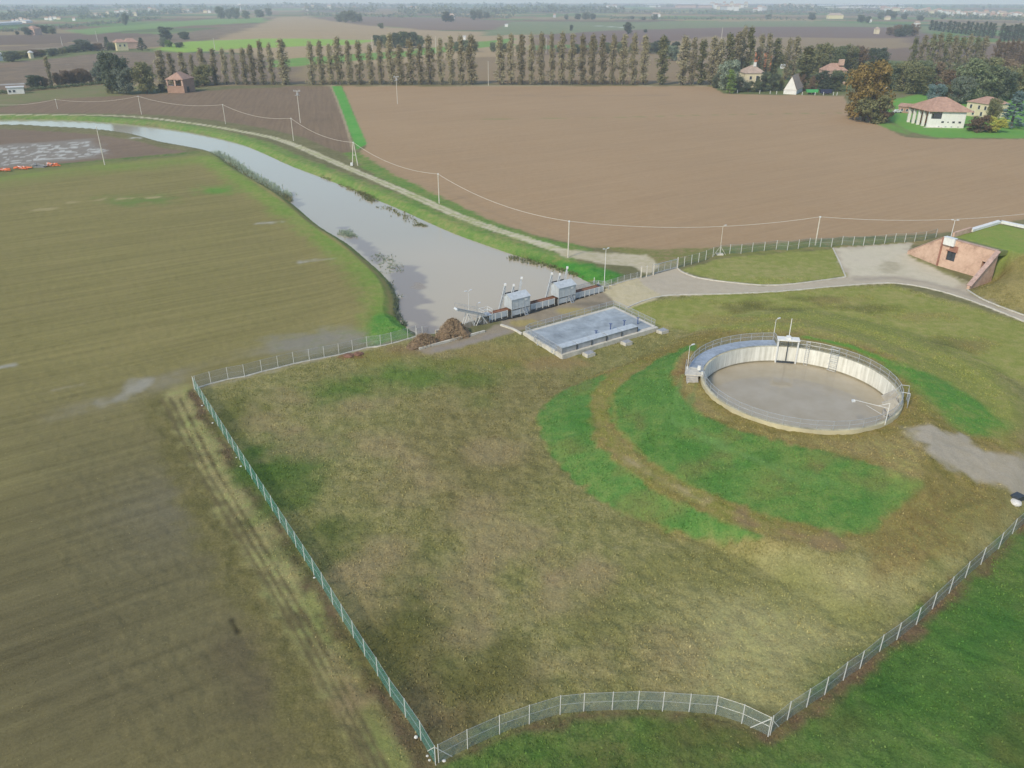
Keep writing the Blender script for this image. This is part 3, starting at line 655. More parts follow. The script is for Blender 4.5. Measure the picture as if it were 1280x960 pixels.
S.cycles.use_denoising = True; S.cycles.transparent_max_bounces = 24; S.cycles.max_bounces = 6; S.cycles.volume_bounces = 1
S.cycles.use_adaptive_sampling = True; S.cycles.adaptive_threshold = .01
# ================================================================== materials of the built things
M = {}
M['galv'] = mat('galvanised_steel', (.50, .52, .53), .45, .35, .2, 3)
M['galv_sheet'] = mat('galvanised_sheet', (.52, .56, .58), .5, .1, .22, 1.5, streak=.3)
M['deck'] = mat('deck_sheet', (.37, .41, .43), .5, .05, .34, .55)
M['grate'] = mat('walkway_grating', (.36, .41, .47), .6, .2, .3, 2)
M['white_paint'] = mat('white_paint', (.72, .72, .69), .6, 0, .14, 2, streak=.3)
M['concrete'] = mat('concrete', (.46, .43, .37), .9, 0, .3, 1.4, streak=.25)
M['pale_concrete'] = mat('pale_concrete', (.58, .55, .47), .9, 0, .25, 1.6)
M['dark_concrete'] = mat('dark_concrete', (.22, .21, .19), .9, 0, .3, 1.2)
M['post'] = mat('concrete_post', (.60, .60, .56), .85, 0, .2, 6)
M['green_post'] = mat('green_post', (.22, .40, .36), .6, 0, .2, 6)
M['pole'] = mat('pale_pole', (.62, .58, .49), .85, 0, .2, 3)
M['rust'] = mat('rusty_steel', (.30, .15, .09), .85, .1, .35, 2)
M['dark'] = mat('dark_opening', (.03, .03, .035), .35, 0, .3, 2, spec=.5)
M['dark_steel'] = mat('dark_steel', (.07, .08, .09), .5, .3, .3, 3)
M['rail_steel'] = mat('rake_steel', (.40, .42, .43), .5, .1, .2, 3)
M['blue'] = mat('blue_paint', (.08, .12, .26), .45, 0, .2, 3)
M['brick'] = mat('red_brick', (.50, .27, .19), .9, 0, .22, 2.2, col2=(.38, .20, .15))
M['brick_dark'] = mat('dark_brick', (.34, .17, .125), .9, 0, .3, 1.6)  # darker brick tone for the stain, lintel, door reveal and corner pier
M['coping'] = mat('brick_coping', (.44, .31, .26), .9, 0, .3, 2)
M['cable'] = mat('pale_cable', (.55, .50, .42), .6, 0, .1, 1)
M['rock'] = mat('pale_stone', (.70, .68, .62), .9, 0, .2, 3)
M['glass'] = mat('window_glass', (.05, .06, .075), .12, 0, .2, 2, spec=.6)
M['lamp'] = mat('lamp_housing', (.68, .70, .70), .4, .1, .1, 4)
M['mud'] = mat('rotting_reed', (.20, .14, .085), .95, 0, .5, 2.2, col2=(.09, .062, .04))
M['twig'] = mat('dry_reed', (.34, .25, .155), .9, 0, .35, 4)
M['orange'] = mat('orange_plastic', (.75, .19, .07), .55, 0, .2, 3)
M['cover'] = mat('grey_lid', (.38, .39, .40), .7, .1, .25, 2)
chainlink('green_mesh', (.07, .30, .27), .2)
chainlink('grey_mesh', (.26, .34, .34), .15)
chainlink('rail_mesh', (.30, .31, .32), .15)

def gv(px, py, dz=0.0): return GH(px, py, dz)
def V3(p, z): return Vector((p[0], p[1], z))
def on(x, y, dz=0.0): return Vector((x, y, h1(x, y) + dz))
def part(name, mb, m, parent, smooth=False):
    o = bpy.data.objects.new(name, mb.mesh(name, m, smooth)); C.objects.link(o); o.parent = parent; return o
def centre(pts):
    a = np.array([tuple(p)[:2] for p in pts]); c = a.mean(0); return Vector((c[0], c[1], h1(c[0], c[1])))
def walk(pts, step, include_end=True):
    """points every `step` metres along a ground polyline"""
    out = [Vector(pts[0])]; need = step
    for a, b in zip(pts[:-1], pts[1:]):
        a = Vector(a); b = Vector(b); L = (b - a).length; t = need
        while t <= L: out.append(a + (b - a) * (t / L)); t += step
        need = t - L
    if include_end and (out[-1] - Vector(pts[-1])).length > .4: out.append(Vector(pts[-1]))
    return out

# ================================================================== fences
POST = {}
def post_mesh(h, m, r=.045):
    k = (h, m.name)
    if k not in POST:
        mb = MB().box((0, 0, h / 2 - .15), (r * 2, r * 2, h + .3)); POST[k] = mb.mesh('post', m)
    return POST[k]
def fence(name, label, px, h, mesh_m, post_m, step=None, braced=(), sag=0, kerb=None, r=.045):
    pts = [gv(*p) for p in px]
    posts = walk(pts, step) if step else pts
    root = thing(name, pts[0].copy(), label, 'fence')
    root.location.z = pts[0].z
    fine = []
    for a, b in zip(posts[:-1], posts[1:]):
        n = max(1, int((b - a).length / 1.6))
        for i in range(n): q = a + (b - a) * (i / n); fine.append(Vector((q.x, q.y, h1(q.x, q.y))))
    fine.append(posts[-1])
    MB().strip(fine, h - .06, .04).build('wire_mesh', mesh_m, root)
    w = MB()
    for zz in (h - .05, h * .5): w.path([p + Vector((0, 0, zz)) for p in posts], .011, 4)
    w.build('tension_wire', M['galv'], root)
    for p in posts:
        p.z = h1(p.x, p.y); inst('post', post_mesh(h, post_m, r), root, p - root.location)
    for i, dirs in braced:
        p = posts[i]
        for d in dirs:
            d = Vector(d); q = on(p.x + d.x * 1.35, p.y + d.y * 1.35)
            MB().tube(p + Vector((0, 0, h - .15)), q, .035, .035, 6).build('brace', post_m, root)
    if kerb:
        k = MB()
        for a, b in zip(posts[:-1], posts[1:]): k.beam(Vector((a.x, a.y, a.z + .05)), Vector((b.x, b.y, b.z + .05)), .22, .18)
        k.build('base_kerb', kerb, root)
    return root
def unit(a, b): v = (Vector(b) - Vector(a)); v.z = 0; return v.normalized()
pc1, pc2, pc3 = gv(544.5, 956), gv(243, 486), gv(960, 920)
lf = [(544.5,956),(524,921),(506,895),(488,870),(472,844),(457,822),(400,730),(343,642),(290,560),(243,486)]
p1_, p2_ = gv(584, 936), gv(524, 921)
fence('chainlink_fence', 'teal green chain-link fence between the brown stubble field and the mown enclosure', lf, 2.0, MATS['green_mesh'], M['post'], 2.5,
      braced=((0, (unit(pc1, p1_), unit(pc1, p2_))),), r=.03)
ff = [(548.5,954.2),(584.5,935.5),(624.5,917.5),(661.5,904.5),(700,892.5),(729.5,889.5),(765,888),(797,887),(828,888),(861,890.5),(894,893),(927,904),(960,920)]
fence('chainlink_fence', 'curved grey chain-link fence along the near edge of the mown enclosure', ff, 2.0, MATS['grey_mesh'], M['post'],
      braced=((12, (unit(pc3, gv(927, 904)), unit(pc3, gv(984, 900)))),), r=.04)
rf = [(962.5,918),(984,900),(1008,884),(1030.5,869),(1054,850),(1074.5,836),(1099,815.5),(1120.5,800.5),(1145,781),(1165,762),(1186,742),(1206,723),(1226,705),(1248,686),(1265,668),(1283,652),(1305,632),(1330,610),(1356,588)]
fence('chainlink_fence', 'grey green chain-link fence climbing beside the lush meadow with red soil at its foot', rf, 2.0, MATS['grey_mesh'], M['post'], r=.04)
bf = [(245.5,485.5),(264,480),(285.5,474.5),(306,471),(327.5,465),(348,460),(367.5,455),(387,451),(405.5,447.5),(424,444),(441,439.5),(459,435),(476,433),(489.5,430),(510,424),(520,421)]
bf2 = [(521,421.5),(528,419.5),(536,417.5),(545,415),(554,412.5)]
fence('chainlink_fence', 'open grey chain-link fence on a concrete kerb beside the flooded field corner', bf, 2.0, MATS['rail_mesh'], M['post'], kerb=M['pale_concrete'], r=.05)
gf = [(846,335.4),(855,333),(864,330.5),(873,328),(882,325),(891,321),(900,318.5),(912,317),(926,317),(940,315),(955,314),(970,312),(984,313),(997.5,311),(1011,309),(1025,309),(1039,309),(1052,306.5),(1066,307),(1079,307),(1092,306),(1105.5,304.5),(1118,303),(1130.5,303),(1143,302),(1156,300.5),(1169.5,297)]
chainlink('thin_green_mesh', (.09, .20, .16), .13)
fence('chainlink_fence', 'green chain-link fence between the access yard and the ploughed brown field', gf, 2.1, MATS['thin_green_mesh'], M['post'], r=.05)
fence('chainlink_fence', 'short mesh fence at the water edge behind the debris heaps', bf2, 1.6, MATS['rail_mesh'], M['post'], r=.04)
sf = [(756,359),(764,357),(772,354.5),(780,352),(788,350),(796,348),(801,346.5)]
fence('low_fence', 'low metal mesh fence on a concrete kerb from the gate to the pumping station', sf, 1.3, MATS['rail_mesh'], M['galv'], kerb=M['pale_concrete'])

# ------------------------------------------------------------------ sliding gate
ga, gb = gv(815, 343.5), gv(845.5, 335.6)
root = thing('sliding_gate', ga, 'pale galvanised sliding gate standing open beside the grey access road', 'gate')
fr = MB(); hg = 2.0; u = unit(ga, gb); Lg = (gb - ga).length
Zv = lambda z: Vector((0, 0, z))
for z in (.25, hg): fr.beam(ga + Zv(z), gb + Zv(z), .09, .10)
for i in range(5): q = ga + (gb - ga) * (i / 4); fr.beam(q + Zv(.2), q + Zv(hg), .08, .08)
fr.build('frame', M['galv'], root)
bars = MB(); nb = 26
for i in range(1, nb): q = ga + (gb - ga) * (i / nb); bars.beam(q + Zv(.3), q + Zv(hg - .05), .035, .035)
bars.build('bars', M['galv'], root)
for q in (gv(801, 347.5), gv(808, 345.8), gv(816.5, 343.6), gv(846.5, 335.2)):
    MB().box(q + Zv(1.05), (.22, .22, 2.5)).build('gate_post', M['pale_concrete'], root)

# ================================================================== kerbs and edgings (real concrete strips)
def edging(px, w=.24, hgt=.14, m=M['pale_concrete'], name='kerb', smooth=2):
    pts = [gv(*p) for p in spl(px, n=smooth)] if smooth > 1 else [gv(*p) for p in px]
    fine = walk(pts, 1.4); fine = [on(p.x, p.y) for p in fine]
    mb = MB()
    for a, b in zip(fine[:-1], fine[1:]): mb.beam(a + Zv(hgt / 2 - .04), b + Zv(hgt / 2 - .04), w, hgt + .12)
    o = mb.build(name, m); o['kind'] = 'structure'; return o
edging([(784,385),(800,378),(820,372),(843,369),(900,368),(960,365.5),(1000,362.5),(1060,357),(1115,354),(1160,360.5),(1200,371.5),(1240,386),(1285,404),(1400,448)])
edging([(846,335),(852,340),(870,347),(905,352.5),(955,357),(1000,354.5),(1057,346.5)])
edging([(1057,346.5),(1050,329),(1041,310.5)], smooth=1)
edging([(1209,362.5),(1227,374),(1254,385),(1292,399),(1400,440)])
edging([(524,437),(552,429.5),(580,422),(606,415)], .3, .3, smooth=1)
edging([(626,407),(640,411.5),(652,418)], .35, .25, smooth=1)

# ================================================================== pumping station
ax0, ax1 = Vector((*G(606, 401, .2), 0)), Vector((*G(752, 363.5, .2), 0))          # axis of the screens, from the trash heap to the sluice
AX = unit(ax0, ax1); BK = Vector((-AX.y, AX.x, 0))      # BK points to the canal
if BK.y < 0: BK = -BK
def st(s, t, z=0.0):                                     # metres along / behind / up
    q = ax0 + AX * s + BK * t; return Vector((q.x, q.y, z))
LS = (ax1 - ax0).length
def s_of(px, py): q = Vector((*G(px, py, .2), 0)); return (q - ax0).dot(AX)
GZ = .25
root = thing('intake_wall', st(LS / 2, 1.2, -2.4), 'long concrete intake wall between the silty canal and the pumping station', 'wall')
w = MB(); w.prism([tuple(st(-1, 1.0))[:2], tuple(st(LS + 1.5, 1.0))[:2], tuple(st(LS + 1.5, 2.0))[:2], tuple(st(-1, 2.0))[:2]], -2.6, .55)
w.prism([tuple(st(-9, 1.2))[:2], tuple(st(-1, 1.2))[:2], tuple(st(-1, 1.6))[:2], tuple(st(-9, 1.6))[:2]], -2.6, .12)
w.build('wall', M['concrete'], root)
w = MB()
for i in range(9):
    s = 1.2 + i * (LS - 2.4) / 8; w.prism([tuple(st(s - .25, 2.0))[:2], tuple(st(s + .25, 2.0))[:2], tuple(st(s + .25, 3.6))[:2], tuple(st(s - .25, 3.6))[:2]], -2.6, .2)
w.build('pier', M['concrete'], root)
# rack of the screens, sloping into the water
for i in range(2):
    sc_ = s_of((655, 715)[i], (393, 378)[i])
    w = MB()
    for k in range(22):
        s = sc_ - 2.0 + k * .19; w.beam(st(s, 2.1, .5), st(s, 3.9, -2.2), .04, .05)
    o = w.build('trash_screen', M['dark_steel']); tag(o, ('steel bar screen in the water behind the hut near the debris heaps', 'steel bar screen in the water behind the hut by the tall lamp post')[i], 'screen', 'intake screens')
# belt conveyor along the screens
root = thing('belt_conveyor', st(0, .2, GZ), 'rusty belt conveyor running behind both metal huts along the canal edge', 'conveyor')
b0, b1_ = st(.5, .25, 1.15), st(LS - .6, .25, 1.15)
MB().beam(b0, b1_, .9, .08).build('belt', M['rust'], root)
w = MB()
for t in (-.25, .75):
    w.beam(st(.5, t, 1.2), st(LS - .6, t, 1.2), .07, .26)
w.build('side_rail', M['rust'], root)
w = MB()
for i in range(11):
    s = .8 + i * (LS - 1.6) / 10
    for t in (-.2, .7): w.beam(st(s, t, -.1), st(s, t, 1.1), .09, .09)
w.build('trestle', M['galv'], root)
MB().tube(st(LS - .5, -.3, 1.2), st(LS - .5, .85, 1.2), .22, .22, 12).build('end_roller', M['dark_steel'], root)
# screening panels in front of the conveyor
def panel_run(label, s0, s1, t=-.75, h=1.15, name='guard_panel'):
    root = thing(name, st(s0, t, GZ), label, 'panel', 'metal guard panels')
    n = max(1, round((s1 - s0) / 1.25)); L_ = (s1 - s0) / n
    sh_ = MB(); fr_ = MB()
    for i in range(n):
        a, b = st(s0 + i * L_ + .05, t, 0), st(s0 + (i + 1) * L_ - .05, t, 0)
        sh_.beam(a + Zv(GZ + .55 * h), b + Zv(GZ + .55 * h), .03, h * .85)
        for q in (a, b): fr_.beam(q + Zv(GZ - .1), q + Zv(GZ + h + .05), .06, .06)
    fr_.beam(st(s0, t, GZ + h), st(s1, t, GZ + h), .06, .06)
    sh_.build('sheet', M['galv_sheet'], root); fr_.build('frame', M['white_paint'], root)
hs = [s_of(656, 396), s_of(715, 381.5)]
panel_run('metal guard panels between the debris heaps and the first hut', .4, hs[0] - 2.4)
panel_run('metal guard panels between the two huts', hs[0] + 2.5, hs[1] - 2.4)
panel_run('metal guard panels between the second hut and the low mesh fence', hs[1] + 2.4, LS - .2)
# huts with the raking rails
HUTL = ('grey metal hut on legs nearer the debris heaps', 'grey metal hut on legs nearer the access gate')
RAKL = ('three slanting raking rails above the hut nearer the debris heaps', 'three slanting raking rails above the hut nearer the access gate')
for i, s in enumerate(hs):
    c = st(s, -.15, GZ); root = thing('screen_hut', c, HUTL[i], 'hut', 'metal huts of the pumping station')
    wd, dp = 3.9, 2.3; z0, z1, z2 = GZ + 1.3, GZ + 3.1, GZ + 3.75
    w = MB()
    def hp(a, b, z): return st(s + a, -.15 + b, z)
    fl = [tuple(hp(a, b, 0))[:2] for a, b in ((-wd/2, -dp/2), (wd/2, -dp/2), (wd/2, dp/2), (-wd/2, dp/2))]
    w.prism(fl, z0, z1)
    for a in (-wd/2, wd/2): w.add([hp(a, -dp/2, z1), hp(a, dp/2, z1), hp(a, dp*.15, z2 - .08)], [(0, 1, 2)])
    w.build('wall', M['galv_sheet'], root)
    rfm = MB(); o_ = .14; th = .06
    for (ba, za, bb, zb) in ((-dp/2 - o_, z1 - .05, dp*.15, z2), (dp*.15, z2, dp/2 + o_, z1 + .05)):
        q = [hp(-wd/2 - o_, ba, za), hp(wd/2 + o_, ba, za), hp(wd/2 + o_, bb, zb), hp(-wd/2 - o_, bb, zb)]
        rfm.add(q + [v + Zv(th) for v in q], [(3,2,1,0),(4,5,6,7),(0,1,5,4),(1,2,6,5),(2,3,7,6),(3,0,4,7)])
    rfm.build('roof', M['galv_sheet'], root)
    for a in (-wd/2 + .06, 0, wd/2 - .06):
        for b in (-dp/2 + .06, dp/2 - .06): MB().beam(hp(a, b, GZ - .2), hp(a, b, z0), .11, .11).build('leg', M['galv'], root)
    lp = MB()
    for a0, a1 in ((-wd/2 + .15, -.1), (.1, wd/2 - .15)):
        lp.beam(hp(a0, -dp/2 + .06, GZ + .62), hp(a1, -dp/2 + .06, GZ + .62), .03, .95)
    lp.build('lower_panel', M['galv_sheet'], root)
    lp.v = []; lp.f = []
    lp = MB(); lp.beam(hp(wd/2 - .06, -dp/2 + .1, GZ + .62), hp(wd/2 - .06, dp/2 - .1, GZ + .62), .03, .95); lp.build('side_panel', M['galv_sheet'], root)
    w = MB()
    for k in range(4): w.beam(hp(-wd/2 + k * wd/3, -dp/2 - .02, z0), hp(-wd/2 + k * wd/3, -dp/2 - .02, z1), .05, .04)
    w.beam(hp(-wd/2, -dp/2 - .02, z0), hp(wd/2, -dp/2 - .02, z0), .05, .06)
    w.build('seam', M['galv'], root)
    MB().beam(hp(wd*.22, -dp/2 - .03, z1 - .45), hp(wd*.36, -dp/2 - .03, z1 - .45), .05, .35).build('notice', M['white_paint'], root)
    # rails
    rt = thing('rake_rails', st(s, 1.6, GZ), RAKL[i], 'rake', 'raking machine rails')
    for k, a in enumerate((-2.0, -.15, 1.55)):
        hh = (5.1, 4.6, 5.6)[k]
        q = MB()
        q.beam(st(s + a - .9, 1.5, .3), st(s + a + .75, 1.7, hh), .27, .22); q.beam(st(s + a - .9, 1.15, .3), st(s + a + .6, 1.3, hh - .5), .1, .1)
        for z in range(1, 8): 
            f_ = z / 8; q.beam(st(s + a - .9 + 1.65 * f_, 1.5 + .2 * f_, .3 + (hh - .3) * f_), st(s + a - .9 + 1.5 * f_, 1.15 + .15 * f_, .3 + (hh - .8) * f_), .06, .06)
        q.build('rail', M['rail_steel'], rt)
        MB().box(st(s + a + .78, 1.72, hh + .08), (.38, .38, .34)).build('pulley_box', M['white_paint'], rt)
    MB().beam(st(s - 1.9, 1.8, 3.5), st(s + 1.9, 1.8, 3.5), .15, .17).build('cross_beam', M['dark_steel'], rt)
    MB().box(st(s - .05, 2.0, 2.6), (.55, .55, .8)).build('winch', M['dark_steel'], rt)
    # stair
    stp = thing('steel_steps', st(s + 1.0, -2.1, GZ), ('leaning steel steps in front of the hut nearer the debris heaps', 'short steel steps in front of the hut nearer the access gate')[i], 'steps', 'steel steps')
    q = MB()
    for t_ in (0, .6): q.beam(st(s + .3, -2.3 + 0, GZ + .05) + AX * t_, st(s + .3, -1.35, GZ + 1.25) + AX * t_, .05, .12)
    q.build('stringer', M['galv'], stp)
    q = MB()
    for k in range(5): f_ = (k + .5) / 5; q.beam(st(s + .3, -2.3 + .95 * f_, GZ + .05 + 1.2 * f_), st(s + .9, -2.3 + .95 * f_, GZ + .05 + 1.2 * f_), .22, .03)
    q.build('tread', M['grate'], stp)
# inclined discharge conveyor on lattice
e0 = Vector((*G(607, 404, .25), .25))
dv = unit(e0, Vector((*G(566, 412, .25), .25)))
root = thing('discharge_conveyor', e0, 'inclined discharge conveyor on crossed struts above the big debris heap', 'conveyor')
lo = e0 + Zv(1.5); hi = e0 + dv * 5.4 + Zv(3.5)
sd_ = Vector((-dv.y, dv.x, 0))
w = MB()
for k in (-.4, .4): w.beam(lo + sd_ * k, hi + sd_ * k, .09, .28)
w.build('side_rail', M['galv'], root)
MB().beam(lo + Zv(-.03), hi + Zv(-.03), .72, .06).build('belt', M['dark_steel'], root)
w = MB()
for f_ in (.18, .62):
    q = lo + (hi - lo) * f_; gz = Vector((q.x, q.y, h1(q.x, q.y)))
    for k in (-.38, .38):
        w.tube(q + sd_ * k, gz + sd_ * k + dv * 1.1, .05, .05, 6); w.tube(q + sd_ * k, gz + sd_ * k - dv * 1.3, .05, .05, 6)
    for z in (.35, .7):
        a = gz + (q - gz) * z; w.tube(a - sd_ * .38 - dv * .4, a + sd_ * .38 + dv * .4, .035, .035, 6)
w.build('strut', M['white_paint'], root)
MB().tube(hi - sd_ * .5, hi + sd_ * .5, .2, .2, 12).build('head_roller', M['lamp'], root)
w = MB()
for k in (-.55, .55):
    w.path([lo + sd_ * k + Zv(.95), hi + sd_ * k + Zv(.95)], .025)
    for f_ in (0, .33, .66, 1): q = lo + (hi - lo) * f_ + sd_ * k; w.tube(q, q + Zv(.95), .022, .022, 5)
w.build('handrail', M['galv'], root)
# service platform at its foot
pf = thing('service_platform', st(.2, -.3, GZ), 'railed steel platform where the two conveyors meet', 'platform')
w = MB(); w.box(st(.2, 0, 1.35), (1.8, 1.6, .08), math.atan2(AX.y, AX.x)); w.build('floor', M['grate'], pf)
w = MB()
cor = [st(.2 + a, b, 0) for a, b in ((-.85, -.75), (.85, -.75), (.85, .75), (-.85, .75))]
for q in cor: w.beam(q + Zv(0), q + Zv(2.4), .07, .07)
for z in (1.9, 2.4):
    for k in range(4): w.beam(cor[k] + Zv(z), cor[(k + 1) % 4] + Zv(z), .05, .05)
w.build('frame', M['white_paint'], pf)
# debris heaps
def heap(label, px, py, rx, ry, hgt, seed):
    rnd = random.Random(seed); c = gv(px, py); root = thing('debris_heap', c, label, 'heap', 'heaps of raked debris')
    n, m_ = 36, 12; mb = MB(); ang = math.atan2(AX.y, AX.x)
    for j in range(m_ + 1):
        f_ = j / m_
        for i in range(n):
            a = 2 * math.pi * i / n
            k = 1 + .55 * (float(vnoise(np.array([math.cos(a) * 2.2 + seed]), np.array([math.sin(a) * 2.2 + f_ * 3]), seed)[0]) - .5) + .12 * (rnd.random() - .5)
            r_ = (1 - f_) ** .62 * k
            x = rx * r_ * math.cos(a); y = ry * r_ * math.sin(a); z = hgt * (f_ ** 1.05) * (1 + .12 * (rnd.random() - .5)) - .1 * (1 - f_)
            mb.v.append((c.x + x * math.cos(ang) - y * math.sin(ang), c.y + x * math.sin(ang) + y * math.cos(ang), c.z + z))
    for j in range(m_):
        for i in range(n): mb.f.append((j * n + i, j * n + (i + 1) % n, (j + 1) * n + (i + 1) % n, (j + 1) * n + i))
    mb.build('mound', M['mud'], root)
    tw = MB()
    for i in range(900):
        f_ = rnd.random() ** 1.5 * .97; a = rnd.random() * 2 * math.pi; r_ = (1 - f_) ** .62 * 1.02
        x = rx * r_ * math.cos(a); y = ry * r_ * math.sin(a)
        p = Vector((c.x + x * math.cos(ang) - y * math.sin(ang), c.y + x * math.sin(ang) + y * math.cos(ang), c.z + hgt * f_ + .03))
        d = Vector((rnd.gauss(0, 1), rnd.gauss(0, 1), rnd.gauss(-.1, .6))).normalized() * rnd.uniform(.2, .75)
        tw.tube(p - d * .5, p + d * .5, rnd.uniform(.015, .045), .012, 4, False)
    o = tw.build('reed_stalks', M['twig'], root); o['kind'] = 'stuff'
heap('tall brown heap of raked reeds under the inclined conveyor', 566, 419, 2.9, 2.3, 2.95, 3)
heap('low brown heap of raked reeds at the end of the grey mesh fence', 529, 430, 2.6, 1.6, 1.7, 8)

# pump pit with grating deck
PZ = .75
dk = [G(653.5, 414.5, PZ), G(703, 444, PZ), G(823, 409, PZ), G(768, 382.5, PZ)]
cD = centre([V3(p, 0) for p in dk]); root = thing('pump_pit', cD, 'long pump pit covered by pale blue grey deck sheets with railings', 'pump pit')
MB().prism(dk, -.6, PZ).build('plinth', M['pale_concrete'], root)
def ds(u, v, z=0.0):        # u along (left to right), v front to back
    a = lerp2(dk[1], dk[2], u); b = lerp2(dk[0], dk[3], u); q = lerp2(a, b, v); return Vector((q[0], q[1], z))
q = [ds(*a) for a in ((.015, .075), (.965, .075), (.965, .93), (.015, .93))]
MB().prism([tuple(p)[:2] for p in q], PZ - .05, PZ + .03).build('deck', M['deck'], root)
w = MB()
for i in range(1, 14): w.beam(ds(.015 + .95 * i / 14, .08, PZ + .035), ds(.015 + .95 * i / 14, .925, PZ + .035), .05, .02)
for j in (.36, .65): w.beam(ds(.02, j, PZ + .034), ds(.96, j, PZ + .034), .05, .018)
w.build('deck_joint', M['grate'], root)
def railing(parent, pts, h, m, closed=False, mids=(.5,), name='railing', step=1.7, mesh=True, rr=.028):
    pts = [Vector(p) for p in pts]
    ps = walk(pts, step)
    w = MB()
    for z in (h,) + tuple(h * k for k in mids): w.path([p + Zv(z) for p in ps], rr, 5)
    o = w.build(name, m, parent)
    pm = POST.setdefault(('rail', h, m.name), MB().tube((0, 0, -.05), (0, 0, h), .032, .032, 6).mesh('rail_post', m))
    org = parent.location
    for p in ps: inst('rail_post', pm, o, p - org)
    if mesh: MB().strip(ps, h, .08).build('rail_mesh', MATS['rail_mesh'], o)
    return o
D_ = lambda u, v: ds(u, v, PZ)
railing(root, [D_(.005, .03), D_(.005, .985), D_(.99, .985), D_(.99, .06)], 1.15, M['galv'])
MB().path([D_(.005, .03) + Zv(1.1), D_(.06, .03) + Zv(1.1)], .028).build('short_rail', M['galv'], root)
BOXL = ('grey lidded pump cabinet at the debris heap end of the deck', 'grey lidded pump cabinet, second from the debris heap end of the deck', 'grey lidded pump cabinet in the middle of the row on the deck',
        'grey lidded pump cabinet, second from the manhole end of the row', 'grey lidded pump cabinet at the far end of the row near the valve columns')
for i, (u0, u1) in enumerate(((.012, .155), (.168, .305), (.316, .455), (.470, .615), (.628, .785))):
    c = ds((u0 + u1) / 2, .10, PZ); r_ = thing('pump_cabinet', c, BOXL[i], 'cabinet', 'pump cabinets on the deck')
    a, b_, c_, d_ = ds(u0, .045), ds(u1, .045), ds(u1, .165), ds(u0, .165)
    MB().prism([tuple(k)[:2] for k in (a, b_, c_, d_)], PZ + .03, PZ + .88).build('body', M['cover'], r_)
    ex = (b_ - a).normalized() * .06; ey = (d_ - a).normalized() * .08
    MB().prism([tuple(k)[:2] for k in (a - ex - ey, b_ + ex - ey, c_ + ex + ey, d_ - ex + ey)], PZ + .885, PZ + .96).build('lid', M['galv_sheet'], r_)
    MB().beam(b_ + Zv(PZ + .03) - ey, b_ + Zv(PZ + .9) - ey, .12, .1).build('corner_post', M['dark_steel'], r_)
VL = ('short blue valve column between the cabinets and the deck railing', 'blue valve column behind the third gap of the cabinet row', 'blue valve column in the middle of the deck end', 'blue valve column with handwheel beside the deck railing')
for i, (px, py, hh) in enumerate(((745, 417, .5), (763, 412.5, 1.1), (780, 408.5, 1.1), (797, 405, 1.1))):
    p = G(px, py, PZ + .03); r_ = thing('valve_column', (p[0], p[1], PZ + .03), VL[i], 'valve', 'blue valve columns')
    MB().tube((p[0], p[1], PZ), (p[0], p[1], PZ + hh), .11, .08, 10).build('column', M['blue'], r_)
    w = MB(); c = Vector((p[0], p[1], PZ + hh + .05))
    for k in range(10):
        a0, a1 = 2 * math.pi * k / 10, 2 * math.pi * (k + 1) / 10
        w.tube(c + Vector((.25 * math.cos(a0), .25 * math.sin(a0), 0)), c + Vector((.25 * math.cos(a1), .25 * math.sin(a1), 0)), .03, .03, 5)
    w.tube(c - Vector((.25, 0, 0)), c + Vector((.25, 0, 0)), .025, .025, 5); w.tube(c - Vector((0, .25, 0)), c + Vector((0, .25, 0)), .025, .025, 5)
    w.build('handwheel', M['blue'], r_)
for i, (px, py) in enumerate(((672, 431), (668, 425), (690, 440))):
    p = G(px, py, PZ + .03); r_ = thing('pipe_stub', (p[0], p[1], PZ), ('bent pale pipe on the pit deck by its corner railing', 'short pale pipe on the pit deck nearest the apron', 'small pale pipe on the pit deck next to the first cabinet')[i], 'pipe', 'vent pipes on the deck')
    c = Vector((p[0], p[1], PZ))
    MB().path([c, c + Zv(.75 - .12 * i), c + Zv(.9 - .12 * i) + Vector((.18, -.05, 0)), c + Zv(.8 - .12 * i) + Vector((.34, -.08, 0))], .06, 8).build('pipe', M['galv'], r_)
    MB().tube(c + Zv(.0), c + Zv(.08), .15, .15, 10).build('flange', M['galv'], r_)
ML = ('concrete manhole box in the grass at the middle of the pump pit front', 'concrete manhole box with a white face in the grass below the cabinet row', 'grey manhole box in the grass by the pit corner nearest the basin')
for i, (px, py, sz) in enumerate(((736, 444.5, 1.6), (783, 430.5, 1.5), (828, 416, 1.6))):
    p = gv(px, py); r_ = thing('manhole_box', p, ML[i], 'manhole', 'manhole boxes')
    rz = math.atan2(AX.y, AX.x)
    MB().box(p + Zv(.22), (sz, sz * .8, .64), rz).build('rim', M['pale_concrete'], r_)
    MB().box(p + Zv(.575), (sz * .86, sz * .66, .06), rz).build('lid', M['cover'], r_)
    MB().box(p + Zv(.625), (.25, .06, .04), rz).build('handle', M['galv'], r_)

